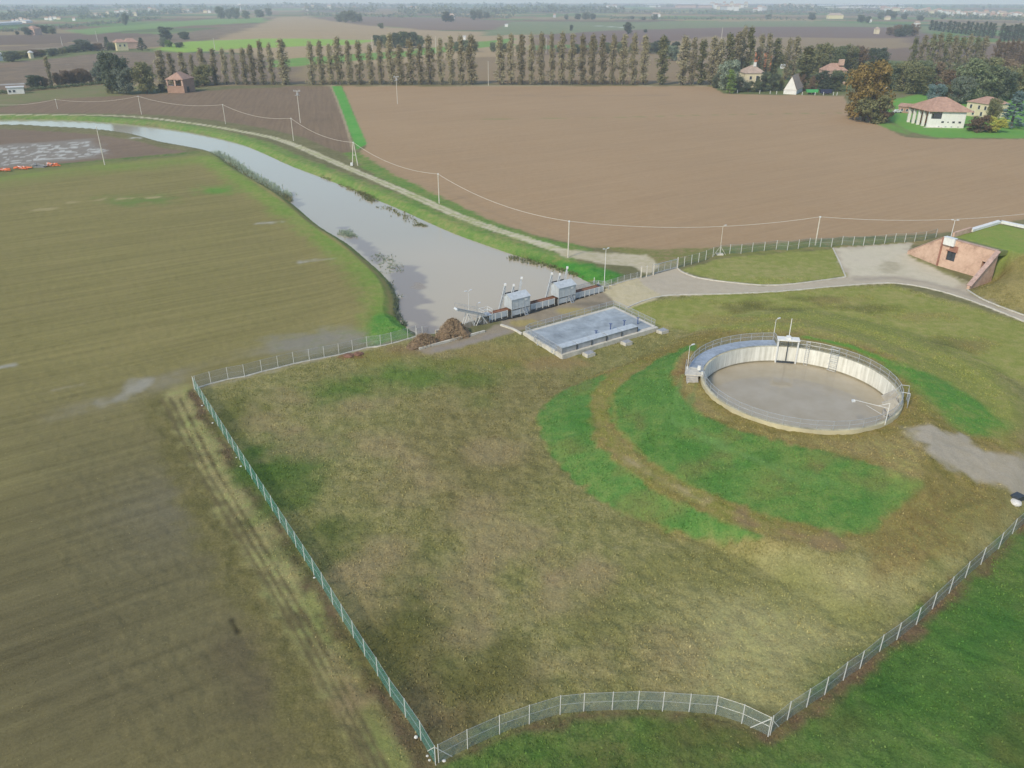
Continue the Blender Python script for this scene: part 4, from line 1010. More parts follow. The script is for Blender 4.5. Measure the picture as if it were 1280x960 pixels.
# ================================================================== lamp posts
def lamp_post(label, base, h, arms=1, r=.06, face=(1, 0), name='lamp_post', m=None):
    m = m or M['galv']; r_ = thing(name, base, label, 'lamp post')
    b = Vector(base); MB().tube(b - Zv(.3), b + Zv(h), r, r * .6, 8).build('pole', m, r_)
    f = Vector((face[0], face[1], 0)).normalized()
    for k in range(arms):
        s = 1 if k == 0 else -1
        t = b + Zv(h); MB().tube(t - Zv(.05), t + f * .4 * s + Zv(.1), .03, .03, 6).build('arm', m, r_)
        MB().beam(t + f * .3 * s + Zv(.1), t + f * .75 * s + Zv(.14), .2, .11).build('lamp_head', M['lamp'], r_)
    return r_
p = gv(755, 359); lamp_post('tall white lamp post at the canal end of the pumping station', p, 7.6, 2, .075, (AX.x, AX.y), m=M['white_paint'])
lamp_post('thin white lamp post standing at the canal edge behind the trash conveyor', st(-2.2, 1.6, .55), 5.0, 2, .05, (AX.x, AX.y), m=M['white_paint'])
lamp_post('short lamp post with a dark head behind the inclined conveyor', st(-.6, 1.5, .55), 2.4, 1, .05, (AX.x, AX.y))
lamp_post('pale lamp post on the yard side of the fence with wide braces', gv(899.5, 318.5), 6.4, 1, .07, (1, .1), m=M['pole'])
r_ = bpy.data.objects['lamp_post.003']; b = r_.location
for k in ((1.3, 0), (-1.3, -.2)): MB().tube(b + Zv(1.9), on(b.x + k[0], b.y + k[1]), .05, .05, 6).build('brace', M['pole'], r_)
MB().box(b + Zv(.1), (1.4, 1.1, .4)).build('footing', M['pale_concrete'], r_)
for i, (px, py, hh) in enumerate(((742, 366.5, 3.2), (747.5, 365, 2.3))):
    q = gv(px, py); r_ = thing('gate_spindle', q, ('tall sluice spindle at the gate end of the intake wall', 'sluice spindle with white cap next to the tall lamp post')[i], 'sluice spindle', 'sluice spindles')
    MB().tube(q, q + Zv(hh), .07, .06, 8).build('spindle', M['white_paint'], r_); MB().box(q + Zv(hh * .72), (.4, .4, .34)).build('gearbox', M['galv'], r_)
    MB().box(q + Zv(.55), (.75, .5, 1.1), math.atan2(AX.y, AX.x)).build('pedestal', M['galv_sheet'], r_)
railing_root = thing('canal_railing', st(LS - 5, 2.0, .55), 'steel railing on the intake wall beside the sluice spindles', 'railing')
railing(railing_root, [st(LS - 6.5, 1.9, .55), st(LS + 1.2, 1.9, .55), st(LS + 1.2, -.8, .35)], 1.1, M['galv'])

# ================================================================== round basin
wR = TR_; ti = .45
def ringp(r, n, z, a0=0, a1=2 * math.pi): return [(TC[0] + r * math.cos(a0 + (a1 - a0) * i / n), TC[1] + r * math.sin(a0 + (a1 - a0) * i / n), z) for i in range(n + (0 if abs(a1 - a0) > 6.28 else 1))]
def lathe(prof, n=120, a0=0, a1=2 * math.pi):
    mb = MB(); closed = abs(a1 - a0) > 6.28; cols = n if closed else n + 1
    for r, z in prof: mb.v += ringp(r, n, z, a0, a1)
    for j in range(len(prof) - 1):
        for i in range(n):
            i2 = (i + 1) % cols
            mb.f.append((j * cols + i, j * cols + i2, (j + 1) * cols + i2, (j + 1) * cols + i))
    return mb
def ang_at(px, py, z=RIM): g = G(px, py, z); return math.atan2(g[1] - TC[1], g[0] - TC[0])
M['basin_in'] = mat('basin_lining', (.80, .78, .69), .85, 0, .10, .7, streak=.6, col2=(.52, .50, .42))
M['basin_out'] = mat('lichen_concrete', (.52, .46, .29), .9, 0, .3, .6, col2=(.40, .36, .24))
basin = thing('round_basin', (TC[0], TC[1], TOPZ), 'round open concrete basin on the grassy mound, half full of silty water', 'basin')
lathe([(wR, TOPZ - 1.2), (wR, RIM)]).build('outer_wall', M['basin_out'], basin, True)
lathe([(wR, RIM), (wR - ti, RIM)]).build('coping', mat('stained_coping', (.50, .46, .32), .9, 0, .4, .8, col2=(.24, .22, .15)), basin)
lathe([(wR - ti, RIM), (wR - ti, 0)]).build('inner_wall', M['basin_in'], basin, True)
WL = RIM - 2.45
lathe([(wR - ti - .006, WL + .22), (wR - ti - .006, WL - .5)]).build('tide_band', mat('tide_band', (.30, .26, .17), .9, 0, .3, .8), basin, True)
mb = MB(); mb.v = ringp(wR - ti - .005, 120, WL); mb.f = [tuple(range(120))]
bw, nt, b = nodes('basin_silt_water'); tcw = nt.nodes.new('ShaderNodeTexCoord').outputs['Object']
rp = nt.nodes.new('ShaderNodeValToRGB'); nt.links.new(noise_n(nt, tcw, .25, 4), rp.inputs[0])
rp.color_ramp.elements[0].position = .35; rp.color_ramp.elements[0].color = (*lin((158, 147, 124)) , 1); rp.color_ramp.elements[1].position = .65; rp.color_ramp.elements[1].color = (*lin((168, 158, 138)), 1)
nt.links.new(rp.outputs[0], b.inputs['Base Color']); b.inputs['Roughness'].default_value = .06; b.inputs['IOR'].default_value = 1.33
bpn = nt.nodes.new('ShaderNodeBump'); bpn.inputs['Distance'].default_value = .03; bpn.inputs['Strength'].default_value = .15
nt.links.new(noise_n(nt, tcw, 1.4, 2), bpn.inputs['Height']); nt.links.new(bpn.outputs[0], b.inputs['Normal'])
o = mb.build('basin_water', bw); o['kind'] = 'structure'
# walkway on brackets along the far side
aL, aR = ang_at(872, 462), ang_at(967, 425)
if aL < 0: aL += 2 * math.pi
if aR < 0: aR += 2 * math.pi
WZt = RIM + .12
mbw = lathe([(wR - .15, WZt), (wR + 1.75, WZt), (wR + 1.75, WZt - .12), (wR - .15, WZt - .12), (wR - .15, WZt)], 28, aR, aL)
mbw.build('walkway', M['grate'], basin)
w = MB()
for i in range(9):
    a = aR + (aL - aR) * (i + .5) / 9
    w.beam((TC[0] + (wR + .1) * math.cos(a), TC[1] + (wR + .1) * math.sin(a), RIM - .9), (TC[0] + (wR + 1.6) * math.cos(a), TC[1] + (wR + 1.6) * math.sin(a), WZt - .1), .1, .12)
w.build('walkway_bracket', M['galv'], basin)
def arc(r, z, a0, a1, n): return [Vector((TC[0] + r * math.cos(a0 + (a1 - a0) * i / n), TC[1] + r * math.sin(a0 + (a1 - a0) * i / n), z)) for i in range(n + 1)]
railing(basin, arc(wR + 1.7, WZt, aR, aL, 24) , 1.15, M['galv'], step=1.75)
railing(basin, [Vector((TC[0] + (wR + k) * math.cos(aR), TC[1] + (wR + k) * math.sin(aR), WZt)) for k in (1.7, .1)], 1.15, M['galv'], step=1.6)
railing(basin, arc(wR - .2, RIM, aL + .06, aR + 2 * math.pi - .02, 70), 1.15, M['galv'], step=1.9)
# platform with stairs at the left end
pa = aL + .05
def pl(r, a, z): return Vector((TC[0] + r * math.cos(a), TC[1] + r * math.sin(a), z))
q = [pl(wR - .2, aL - .02, 0), pl(wR + 2.1, aL - .02, 0), pl(wR + 2.1, aL + .16, 0), pl(wR - .2, aL + .16, 0)]
MB().prism([tuple(k)[:2] for k in q], WZt - .14, WZt + .005).build('platform', M['pale_concrete'], basin)
w = MB()
for k in range(4):
    a0, a1 = aL + .16 + .025 * k, aL + .185 + .025 * k
    q = [pl(wR + .35, a0, 0), pl(wR + 1.9, a0, 0), pl(wR + 1.9, a1, 0), pl(wR + .35, a1, 0)]
    w.prism([tuple(j)[:2] for j in q], TOPZ - .4, WZt - .16 * (k + 1))
w.build('step', M['concrete'], basin)
w = MB()
for k in (0, 1):
    w.path([pl(wR + .05 + 2.05 * k, aL + .0, WZt), pl(wR + .05 + 2.05 * k, aL, WZt + 1.2), pl(wR + .05 + 2.05 * k, aL + .15, WZt + 1.2), pl(wR + .05 + 2.05 * k, aL + .15, WZt)], .03, 6)
w.build('platform_rail', M['galv'], basin)
MB().box(pl(wR + .3, aL + .1, WZt + .75), (.4, .35, .55), aL).build('control_box', M['white_paint'], basin)
MB().tube(pl(wR - .25, aL + .12, WL + .1), pl(wR - .25, aL + .12, RIM + .5), .22, .22, 12).build('inlet_pipe', M['white_paint'], basin)
# penstock frame standing against the far wall
ag = ang_at(984, 433)
g0 = pl(wR - ti - .18, ag, 0); tx = Vector((-math.sin(ag), math.cos(ag), 0)); ou = Vector((math.cos(ag), math.sin(ag), 0))
gt = thing('penstock', V3(g0, RIM), 'white penstock frame with tall spindle on the far wall of the round basin', 'penstock')
for k in (-1.4, 1.4): MB().beam(g0 + tx * k + Zv(WL - .8), g0 + tx * k + Zv(RIM + 1.15), .18, .22).build('frame_post', M['white_paint'], gt)
MB().beam(g0 - tx * 1.55 + ou * .35 + Zv(RIM + 1.2), g0 + tx * 1.55 + ou * .35 + Zv(RIM + 1.2), 1.3, .22).build('top_slab', M['white_paint'], gt)
MB().box(g0 + ou * .3 + Zv(RIM + 1.45), (.8, .6, .34), ag).build('gearbox', M['white_paint'], gt)
MB().tube(g0 + ou * .3 + Zv(RIM + 1.5), g0 + ou * .3 + Zv(RIM + 4.4), .06, .05, 8).build('spindle', M['white_paint'], gt)
MB().tube(g0 + Zv(WL + .4), g0 + Zv(RIM + 1.1), .07, .07, 8).build('stem', M['dark_steel'], gt)
MB().beam(g0 - tx * 1.2 + Zv(WL - .3), g0 + tx * 1.2 + Zv(WL - .3), .1, 1.2).build('gate_leaf', M['dark_steel'], gt)
# ladders
for i, (px, py) in enumerate(((1040, 447), (1010, 436))):
    a = ang_at(px, py); q0 = pl(wR - ti - .1, a, 0); tx_ = Vector((-math.sin(a), math.cos(a), 0))
    ld = thing('cat_ladder', V3(q0, RIM), ('caged steel ladder hanging inside the round basin', 'thin level gauge and ladder on the basin wall beside the penstock')[i], 'ladder', 'ladders in the basin')
    wl = .55 if i == 0 else .22
    w = MB()
    for k in (-wl, wl): w.tube(q0 + tx_ * k + Zv(WL - .5), q0 + tx_ * k + Zv(RIM + 1.2), .035, .035, 6)
    w.build('stile', M['galv'], ld)
    for k in range(13): MB().tube(q0 - tx_ * wl + Zv(WL + .3 * k), q0 + tx_ * wl + Zv(WL + .3 * k), .022, .022, 5).build('rung', M['galv'], ld)
    if i == 0:
        w = MB(); inw = Vector((-math.cos(a), -math.sin(a), 0))
        for z in (WL + .4, WL + 1.2, WL + 2.0, RIM + .3, RIM + 1.1):
            w.path([q0 - tx_ * wl + Zv(z), q0 - tx_ * wl + inw * .7 + Zv(z), q0 + tx_ * wl + inw * .7 + Zv(z), q0 + tx_ * wl + Zv(z)], .025, 5)
        w.build('cage', M['galv'], ld)
for i, (px, py, hh, lab) in enumerate(((966, 419, 3.2, 'thin lamp post at the penstock end of the basin walkway'), (868, 455, 3.4, 'thin lamp post at the stair end of the basin walkway'))):
    a = (aR + .01, aL + .03)[i]; lamp_post(lab, pl(wR + 1.85, a, WZt), hh, 1, .05, (.9, .4), m=M['white_paint'])
# folding lamp mast lowered over the water
am = ang_at(1102, 526)
b = pl(wR + .05, am, RIM); lm = thing('folding_lamp_mast', b, 'white folding lamp mast lowered over the basin water', 'lamp mast')
hd = G(1067, 500, RIM + 2.2); hd = Vector((hd[0], hd[1], RIM + 2.2)); tp = b + Zv(2.6)
MB().tube(b - Zv(.3), tp, .05, .04, 8).build('mast', M['white_paint'], lm)
w = MB(); w.tube(b + Zv(1.9), hd + Zv(.05), .032, .026, 6); w.tube(b + Zv(.7), b + Zv(.7) + (hd - b - Zv(.4)) * .62, .02, .02, 6); w.tube(tp, b + Zv(1.9) + (hd - b - Zv(1.9)) * .3, .03, .03, 6)
w.build('boom', M['white_paint'], lm)
MB().box(hd - Zv(.1), (.36, .28, .24)).build('lamp_head', M['lamp'], lm)
# overgrown overflow chute at the right end
ao = ang_at(1112, 497)
ch = thing('overflow_chute', pl(wR, ao, RIM), 'overgrown concrete overflow chute with steps at the end of the basin', 'chute')
w = MB()
for k in (-.1, .1):
    a = ao + k; w.beam(pl(wR - ti - 1.3, a, RIM - 1.3), pl(wR - ti + .1, a, RIM - .25), .25, 2.3)
w.build('cheek_wall', M['concrete'], ch)
w = MB()
for k in range(6): w.beam(pl(wR - ti - 1.4 + .24 * k, ao - .08, RIM - 2.3 + .36 * k), pl(wR - ti - 1.4 + .24 * k, ao + .08, RIM - 2.3 + .36 * k), .28, .4)
w.build('step', M['concrete'], ch)
w = MB()
for k in (-.09, .09):
    a = ao + k; w.path([pl(wR + .5, a, TOPZ), pl(wR + .5, a, RIM + 1.5), pl(wR - .5, a, RIM + 1.5), pl(wR - 1.5, a, RIM - .2)], .035, 6)
for k in range(4): w.tube(pl(wR + .5, ao - .09, TOPZ + .4 + .4 * k), pl(wR + .5, ao + .09, TOPZ + .4 + .4 * k), .03, .03, 5)
w.build('ladder_rail', M['galv'], ch)

# ================================================================== brick house built into the bank
def vface(name, a, b, za, zb, z0, th, m, parent, n_out):
    """wall a->b with a sloping top and thickness th behind the face"""
    o_ = Vector((n_out[0], n_out[1], 0)) * th
    A, B = Vector((a[0], a[1], 0)), Vector((b[0], b[1], 0))
    mb = MB(); mb.prism([tuple(A)[:2], tuple(B)[:2], tuple(B + o_)[:2], tuple(A + o_)[:2]], z0, [za, zb, zb, za])
    return mb.build(name, m, parent)
bh = thing('brick_bunker', V3(BLp, 0), 'red brick plant house built into a grassed bank with sloping wing walls', 'building')
nf = off(BLp, TRp, 1.0); nl = off(LWp, BLp, 1.0); nr = mul(off(RWp, TRp, 1.0), -1)
bm_, nt, b = nodes('brickwork'); L = nt.links.new
tcb = nt.nodes.new('ShaderNodeTexCoord').outputs['Object']
a_ = noise_n(nt, tcb, 1.1, 6, .7); c_ = noise_n(nt, tcb, .28, 3); d_ = noise_n(nt, tcb, 9, 2)
f_ = math_n(nt, 'ADD', math_n(nt, 'MULTIPLY', a_, .4), math_n(nt, 'ADD', math_n(nt, 'MULTIPLY', c_, .35), math_n(nt, 'MULTIPLY', d_, .25)))
rp = nt.nodes.new('ShaderNodeValToRGB'); L(f_, rp.inputs[0]); e = rp.color_ramp.elements
e[0].position = .36; e[0].color = (.36, .23, .17, 1); e[1].position = .50; e[1].color = (.57, .385, .285, 1); e2 = e.new(.68); e2.color = (.68, .49, .375, 1)
L(rp.outputs[0], b.inputs['Base Color']); b.inputs['Roughness'].default_value = .9
M['brick'] = bm_
wid = math.hypot(TRp[0] - BLp[0], TRp[1] - BLp[1])
ff_ = lambda t, k=0.0, z=0.0: Vector((BLp[0] + (TRp[0] - BLp[0]) * t + nf[0] * k, BLp[1] + (TRp[1] - BLp[1]) * t + nf[1] * k, z))
# facade pieces around the window and the door
zw0, zw1 = 1.7, 3.6
def piece(t0, t1, z0, z1): MB().prism([tuple(ff_(t0))[:2], tuple(ff_(t1))[:2], tuple(ff_(t1, .45))[:2], tuple(ff_(t0, .45))[:2]], z0, z1).build('wall', M['brick'], bh)
tw0, tw1, td0, td1 = .13, .30, .80, .955
piece(0, tw0, -.4, BT); piece(tw0, tw1, -.4, zw0); piece(tw0, tw1, zw1, BT); piece(tw1, td0, -.4, BT); piece(td0, td1, 3.4, BT); piece(td1, 1.0, -.4, BT)
win = MB().beam(ff_(tw0 + .003, .30, (zw0 + zw1) / 2), ff_(tw1 - .003, .30, (zw0 + zw1) / 2), .06, zw1 - zw0 - .02).build('window', M['glass'], bh)
fr = MB()
for t in (tw0 + .008, (tw0 + tw1) / 2, tw1 - .008): fr.beam(ff_(t, .22, zw0), ff_(t, .22, zw1), .1, .08)
for z in (zw0 + .05, (zw0 + zw1) / 2, zw1 - .05): fr.beam(ff_(tw0, .225, z), ff_(tw1, .225, z), .07, .08)
o = part('frame', fr, M['dark_steel'], win)
for v_ in o.data.vertices: v_.co -= Vector(bh.location)
MB().beam(ff_(tw0 - .02, -.06, zw1 + .12), ff_(tw1 + .02, -.06, zw1 + .12), .14, .16).build('lintel', M['brick_dark'], bh)
MB().beam(ff_(tw0 + .03, -.02, zw1 + .75), ff_(tw1 + .02, -.02, zw1 + .75), .05, 1.0).build('stain_course', M['brick_dark'], bh)
dr = MB().beam(ff_(td0 + .004, .9, 1.45), ff_(td1 - .004, .9, 1.45), .08, 3.7).build('door', M['dark'], bh)
MB().prism([tuple(ff_(td0 - .004, .46))[:2], tuple(ff_(td0 + .012, .46))[:2], tuple(ff_(td0 + .012, 1.0))[:2], tuple(ff_(td0 - .004, 1.0))[:2]], -.3, 3.38).build('door_reveal', M['brick_dark'], bh)
# door leaf frame
fr = MB(); fr.beam(ff_(td0 + .03, .82, 0), ff_(td0 + .03, .82, 3.2), .1, .1); fr.beam(ff_(td1 - .03, .82, 0), ff_(td1 - .03, .82, 3.2), .1, .1); fr.beam(ff_(td0 + .03, .82, 2.5), ff_(td1 - .03, .82, 2.5), .1, .1)
o = part('frame', fr, M['galv'], dr)
for v_ in o.data.vertices: v_.co -= Vector(bh.location)
MB().beam(ff_(-.01, .28, BT + .09), ff_(1.01, .28, BT + .09), .75, .17).build('parapet', M['coping'], bh)
MB().prism([tuple(ff_(-.01, .62))[:2], tuple(ff_(1.03, .62))[:2], tuple(ff_(1.06, 2.6))[:2], tuple(ff_(-.01, 2.6))[:2]], BT - 1.0, BT - .06).build('turf_strip', mat('turf', (.17, .20, .07), .95, 0, .35, .5), bh)
# wing walls
vface('wing_wall', LWp, BLp, .55, BT - .02, -.5, .45, M['brick'], bh, nl)
w = MB(); w.beam(Vector((LWp[0] + nl[0] * .22, LWp[1] + nl[1] * .22, .63)), Vector((BLp[0] + nl[0] * .22, BLp[1] + nl[1] * .22, BT + .06)), .65, .15); w.build('wing_coping', M['coping'], bh)
nR = off(RWp, TRp, 1.0); sgn = 1 if nR[0] > 0 else -1; nR = mul(nR, sgn)
vface('wing_wall', RWp, TRp, .6, BT - .02, -.5, .5, M['brick'], bh, nR)
w = MB(); w.beam(Vector((RWp[0] + nR[0] * .3, RWp[1] + nR[1] * .3, .68)), Vector((TRp[0] + nR[0] * .3, TRp[1] + nR[1] * .3, BT + .06)), .95, .17); w.build('wing_coping', M['coping'], bh)
# buttress where facade and left wing meet
MB().prism([tuple(ff_(-.012, -.18))[:2], tuple(ff_(.018, -.18))[:2], tuple(ff_(.018, .2))[:2], tuple(ff_(-.012, .2))[:2]], -.4, BT + .02).build('corner_pier', M['brick_dark'], bh)
# parapets of the roof bank
q1, q2, q3, q4 = P6(1191, 295.5), P6(1213, 288.6), P6(1250, 277.6), P6(1345, 297.5)
MB().beam(V3(q1, BT + .15), V3(q2, BT + .15), .5, 1.3).build('roof_parapet', M['brick'], bh)
w = MB(); w.beam(V3(q2, BT + .12), V3(q3, BT + .12), 1.0, .5); w.beam(V3(q3, BT + .12), V3(q4, BT + .12), 1.0, .5); w.build('white_coping', M['white_paint'], bh)
rc = G(1188, 302.5, BT - .3)
wb_ = ff_(.145, -.12, BT - .45)
va = thing('roof_ventilator', wb_, 'white box ventilator hanging on the top edge of the brick house wall', 'ventilator')
MB().box(wb_ + Zv(.0), (2.3, .9, 1.5), math.atan2(TRp[1] - BLp[1], TRp[0] - BLp[0])).build('casing', M['white_paint'], va)
MB().box(wb_ + Zv(.8), (2.4, 1.0, .1), math.atan2(TRp[1] - BLp[1], TRp[0] - BLp[0])).build('cap', M['lamp'], va)
ms = ff_(.06, 1.3, BT + .1)
lamp_post('antenna mast with two small arms on the roof edge of the brick house', ms, 3.4, 2, .07, (1, -.2), name='antenna_mast', m=M['white_paint'])
bpy.data.objects['antenna_mast']['category'] = 'mast'

# ================================================================== power line and poles
POLES = [((72, 136), (71, 124)), ((177, 143), (172.5, 120)), ((282, 155), (277.5, 130.5)), ((367, 176), (363, 147.5)), ((444, 207), (439.5, 177.5)), ((549, 254), (547, 217)), ((710, 322), (711, 276)), ((1019, 306.5), (1024, 270.5))]
PL = ['thin utility pole by the dark vine rows beyond the canal bend', 'thin utility pole in the purple field below the brick barn', 'utility pole where the track starts to bend beside the purple field', 'utility pole by the gravel track in front of the transformer pole',
      'double legged utility pole at the foot of the green grass strip', 'utility pole on the field edge halfway down the gravel track', 'stout utility pole beside the track mouth near the pumping station', 'utility pole behind the yard fence at the brown field']
tops = []
def height_at(b, topy):
    lo_, hi_ = 1.0, 40.0
    for _ in range(40):
        m_ = (lo_ + hi_) / 2
        if P(b.x, b.y, b.z + m_)[1] > topy: lo_ = m_
        else: hi_ = m_
    return lo_
for i, (bp_, tp_) in enumerate(POLES):
    b = gv(*bp_); hh = height_at(b, tp_[1]); r_ = thing('utility_pole', b, PL[i], 'utility pole', 'poles of the low cable line')
    if i == 4:
        for s in (-.9, .9): MB().tube(b + Vector((s, 0, -.3)), b + Zv(hh) + Vector((s * .12, 0, 0)), .17, .12, 8).build('pole', M['pole'], r_)
        MB().beam(b + Vector((-.55, 0, hh * .45)), b + Vector((.55, 0, hh * .45)), .14, .14).build('cross_piece', M['pole'], r_)
        MB().box(b + Vector((-1.1, -.2, .5)), (.8, .5, 1.0)).build('meter_box', M['lamp'], r_)
    else: MB().tube(b - Zv(.3), b + Zv(hh), .15 if b.y < 300 else .16, .10, 8).build('pole', M['pole'], r_)
    MB().box(b + Zv(hh - .12), (.34, .3, .3)).build('clamp', M['lamp'], r_)
    tops.append(b + Zv(hh - .1))
end = V3(G(1420, 246, 9), 9.0)
first = tops[0] + (tops[0] - tops[1]).normalized() * 60
cab = MB()
for a, b in zip([first] + tops, tops + [end]):
    L_ = (b - a).length; sag = min(2.6, .02 * L_ + .0002 * L_ * L_)
    pts = [a + (b - a) * (k / 14) - Zv(4 * sag * (k / 14) * (1 - k / 14)) for k in range(15)]
    cab.path(pts, .055, 5)
o = cab.build('overhead_cable', M['cable']); tag(o, 'pale sagging overhead cable strung along the gravel track and the yard fence', 'cable')
OP = [((131, 206), (122.5, 158), 'tall pale pole at the edge of the stubble field near the flooded furrows', 'single', 2), ((375.5, 153.5), (371.5, 113), 'utility pole with a cross-arm and transformer in the middle of the purple field', 'trans', 1),
      ((497, 130), (496, 95.5), 'utility pole with cross-arms in front of the poplar row at the big brown field', 'trans', 0), ((610.5, 107), (609.5, 77), 'bare pale pole standing in the gap of the poplar row', 'single', 0),
      ((900, 66), (900.5, 35), 'tall white mast rising behind the farm poplars', 'single', 0), ((682.5, 67), (682, 47), 'pale pole showing between the poplars past the row gap', 'single', 0), ((465.5, 62), (465, 47), 'pale pole beside the dark grove behind the poplars', 'single', 0), ((545, 66), (544, 46), 'pale pole behind the poplar row near the dark grove', 'single', 0),
      ((269, 64), (269, 48), 'thin pale pole on the bright green strip', 'single', 0), ((422, 50), (423, 45), 'short pale pole above the poplar tops', 'single', 0), ((78, 57), (78, 46), 'thin pale pole beside the far hedgerow', 'single', 0), ((122, 52), (121, 39), 'lattice-like pale pole before the far yellow house', 'single', 0)]
for (bx, tx2, lab, kd, _) in OP:
    b = gv(*bx); hh = height_at(b, tx2[1]); r_ = thing('utility_pole', b, lab, 'utility pole')
    rr_ = .17 if b.length < 650 else .28
    MB().tube(b - Zv(.3), b + Zv(hh), rr_, rr_ * .65, 8).build('pole', M['pole'], r_)
    if kd == 'trans':
        MB().beam(b + Zv(hh - .3) - Vector((1.5, 0, 0)), b + Zv(hh - .3) + Vector((1.5, 0, 0)), .16, .16).build('cross_arm', M['galv'], r_)
        MB().beam(b + Zv(hh - 2) - Vector((1.1, 0, 0)), b + Zv(hh - 2) + Vector((1.1, 0, 0)), .14, .14).build('cross_arm', M['galv'], r_)
        MB().box(b + Zv(hh - 1.5) + Vector((.2, -.4, 0)), (.8, .7, 1.1)).build('transformer', M['cover'], r_)
        w = MB()
        for k in (-1.35, -.7, .7, 1.35): w.tube(b + Zv(hh - .25) + Vector((k, 0, 0)), b + Zv(hh + .3) + Vector((k, 0, 0)), .09, .06, 6)
        w.build('insulator', M['lamp'], r_)
    else: MB().tube(b + Zv(hh - .1), b + Zv(hh + .25), rr_ * .9, .05, 8).build('cap', M['lamp'], r_)

# ================================================================== loose things on the ground
def rock(label, px, py, s, seed, m=M['rock'], name='stone', cat='stone', flat=.6, group=None):
    rnd = random.Random(seed); p = gv(px, py); bmx = bmesh.new(); bmesh.ops.create_icosphere(bmx, subdivisions=2, radius=s)
    me = bpy.data.meshes.new(name)
    for v_ in bmx.verts:
        k = .78 + .44 * float(vnoise(np.array([v_.co.x / s * 1.3 + seed]), np.array([v_.co.y / s * 1.3 + v_.co.z / s * 2]), seed)[0]); v_.co *= k; v_.co.z *= flat
    bmx.to_mesh(me); bmx.free(); me.materials.append(m)
    o = bpy.data.objects.new(name, me); C.objects.link(o); o.location = p + Zv(s * .15); o.rotation_euler = (0, 0, rnd.random() * 6)
    return tag(o, label, cat, group)
RL = [(252.5, 507, .26, 'small white stone at the top end of the teal fence'), (266, 529, .30, 'white stone beside the teal fence, second from its top end'), (295.5, 572, .22, 'small pale stone beside the middle of the teal fence'), (301, 583, .24, 'pale stone just below the small one at the teal fence'),
      (393, 722.5, .24, 'white stone lying alone by the lower half of the teal fence'), (520, 921.5, .30, 'white stone two posts up from the fence corner'), (534, 945, .2, 'tiny white stone just outside the braced fence corner'), (537, 950.5, .22, 'white stone touching the foot of the braced fence corner'), (545, 957, .2, 'white stone in front of the braced corner post'), (555, 951.5, .32, 'largest white stone at the braced fence corner')]
for i, (x, y, s, lab) in enumerate(RL): rock(lab, x, y, s * .5, i + 1, group='white stones along the fence')
rock('pale concrete block lying on the gravel pad by the green mesh fence', 1269.5, 629, .6, 50, M['rock'], 'concrete_block', 'block', .5)
q = gv(1271, 623.5); o = MB().box(q + Zv(.25), (1.3, 1.0, .5), .5, .9).build('dark_crate', M['dark_steel']); tag(o, 'dark lidded box on the gravel pad beside the pale block', 'box')
for i, (x, y) in enumerate(((436, 445.5), (448, 443))):
    o = rock(('flat reddish clump of dead reeds by the fence beside the flooded corner', 'reddish clump of dead reeds nearer the canal by the fence')[i], x, y, .8, 70 + i, mat('red_litter', (.24, .13, .085), .95, 0, .5, 2), 'reed_clump', 'clump', .28)
OB = ['bright orange plastic heap at the field corner by the frame edge', 'orange plastic heap between the dark pile and the field corner', 'small orange plastic heap closest to the tall pole']
for i, (x, y, s) in enumerate(((3, 214, 2.2), (29, 211.5, 2.0), (65, 207.5, 1.7))):
    p = gv(x, y); r_ = thing('plastic_heap', p, OB[i], 'heap', 'orange plastic heaps'); rnd = random.Random(i)
    w = MB()
    for k in range(16):
        a = rnd.random() * 6.28; c = p + Vector((rnd.uniform(-s, s), rnd.uniform(-.8, .8), .25 + rnd.random() * .5)); d = Vector((math.cos(a), .4 * math.sin(a), rnd.uniform(-.2, .2))) * rnd.uniform(.8, 1.5)
        w.tube(c - d, c + d, .17, .17, 7)
    w.build('pipe_lengths', M['orange'], r_)
    w = MB()
    for k in range(5): w.tube(p + Vector((rnd.uniform(-s, s), 0, 0)), p + Vector((rnd.uniform(-s, s), rnd.uniform(-.5, .5), 1.0)), .08, .08, 6)
    w.build('stake', M['lamp'], r_)
p = gv(50, 209); r_ = thing('rubble_pile', p, 'dark grey pile of netting and frames between two orange heaps', 'pile'); w = MB(); rnd = random.Random(5)
for k in range(26):
    c = p + Vector((rnd.uniform(-2.4, 2.4), rnd.uniform(-1, 1), rnd.uniform(.1, .9))); d = Vector((rnd.gauss(0, 1), rnd.gauss(0, .5), rnd.gauss(0, .5))).normalized() * rnd.uniform(.4, 1.2); w.beam(c - d, c + d, .12, .12)
w.build('frame_bars', M['cover'], r_)
w = MB(); w.box(p + Zv(.3), (4.0, 1.8, .6), 0, .7); w.build('netting', M['dark_steel'], r_)
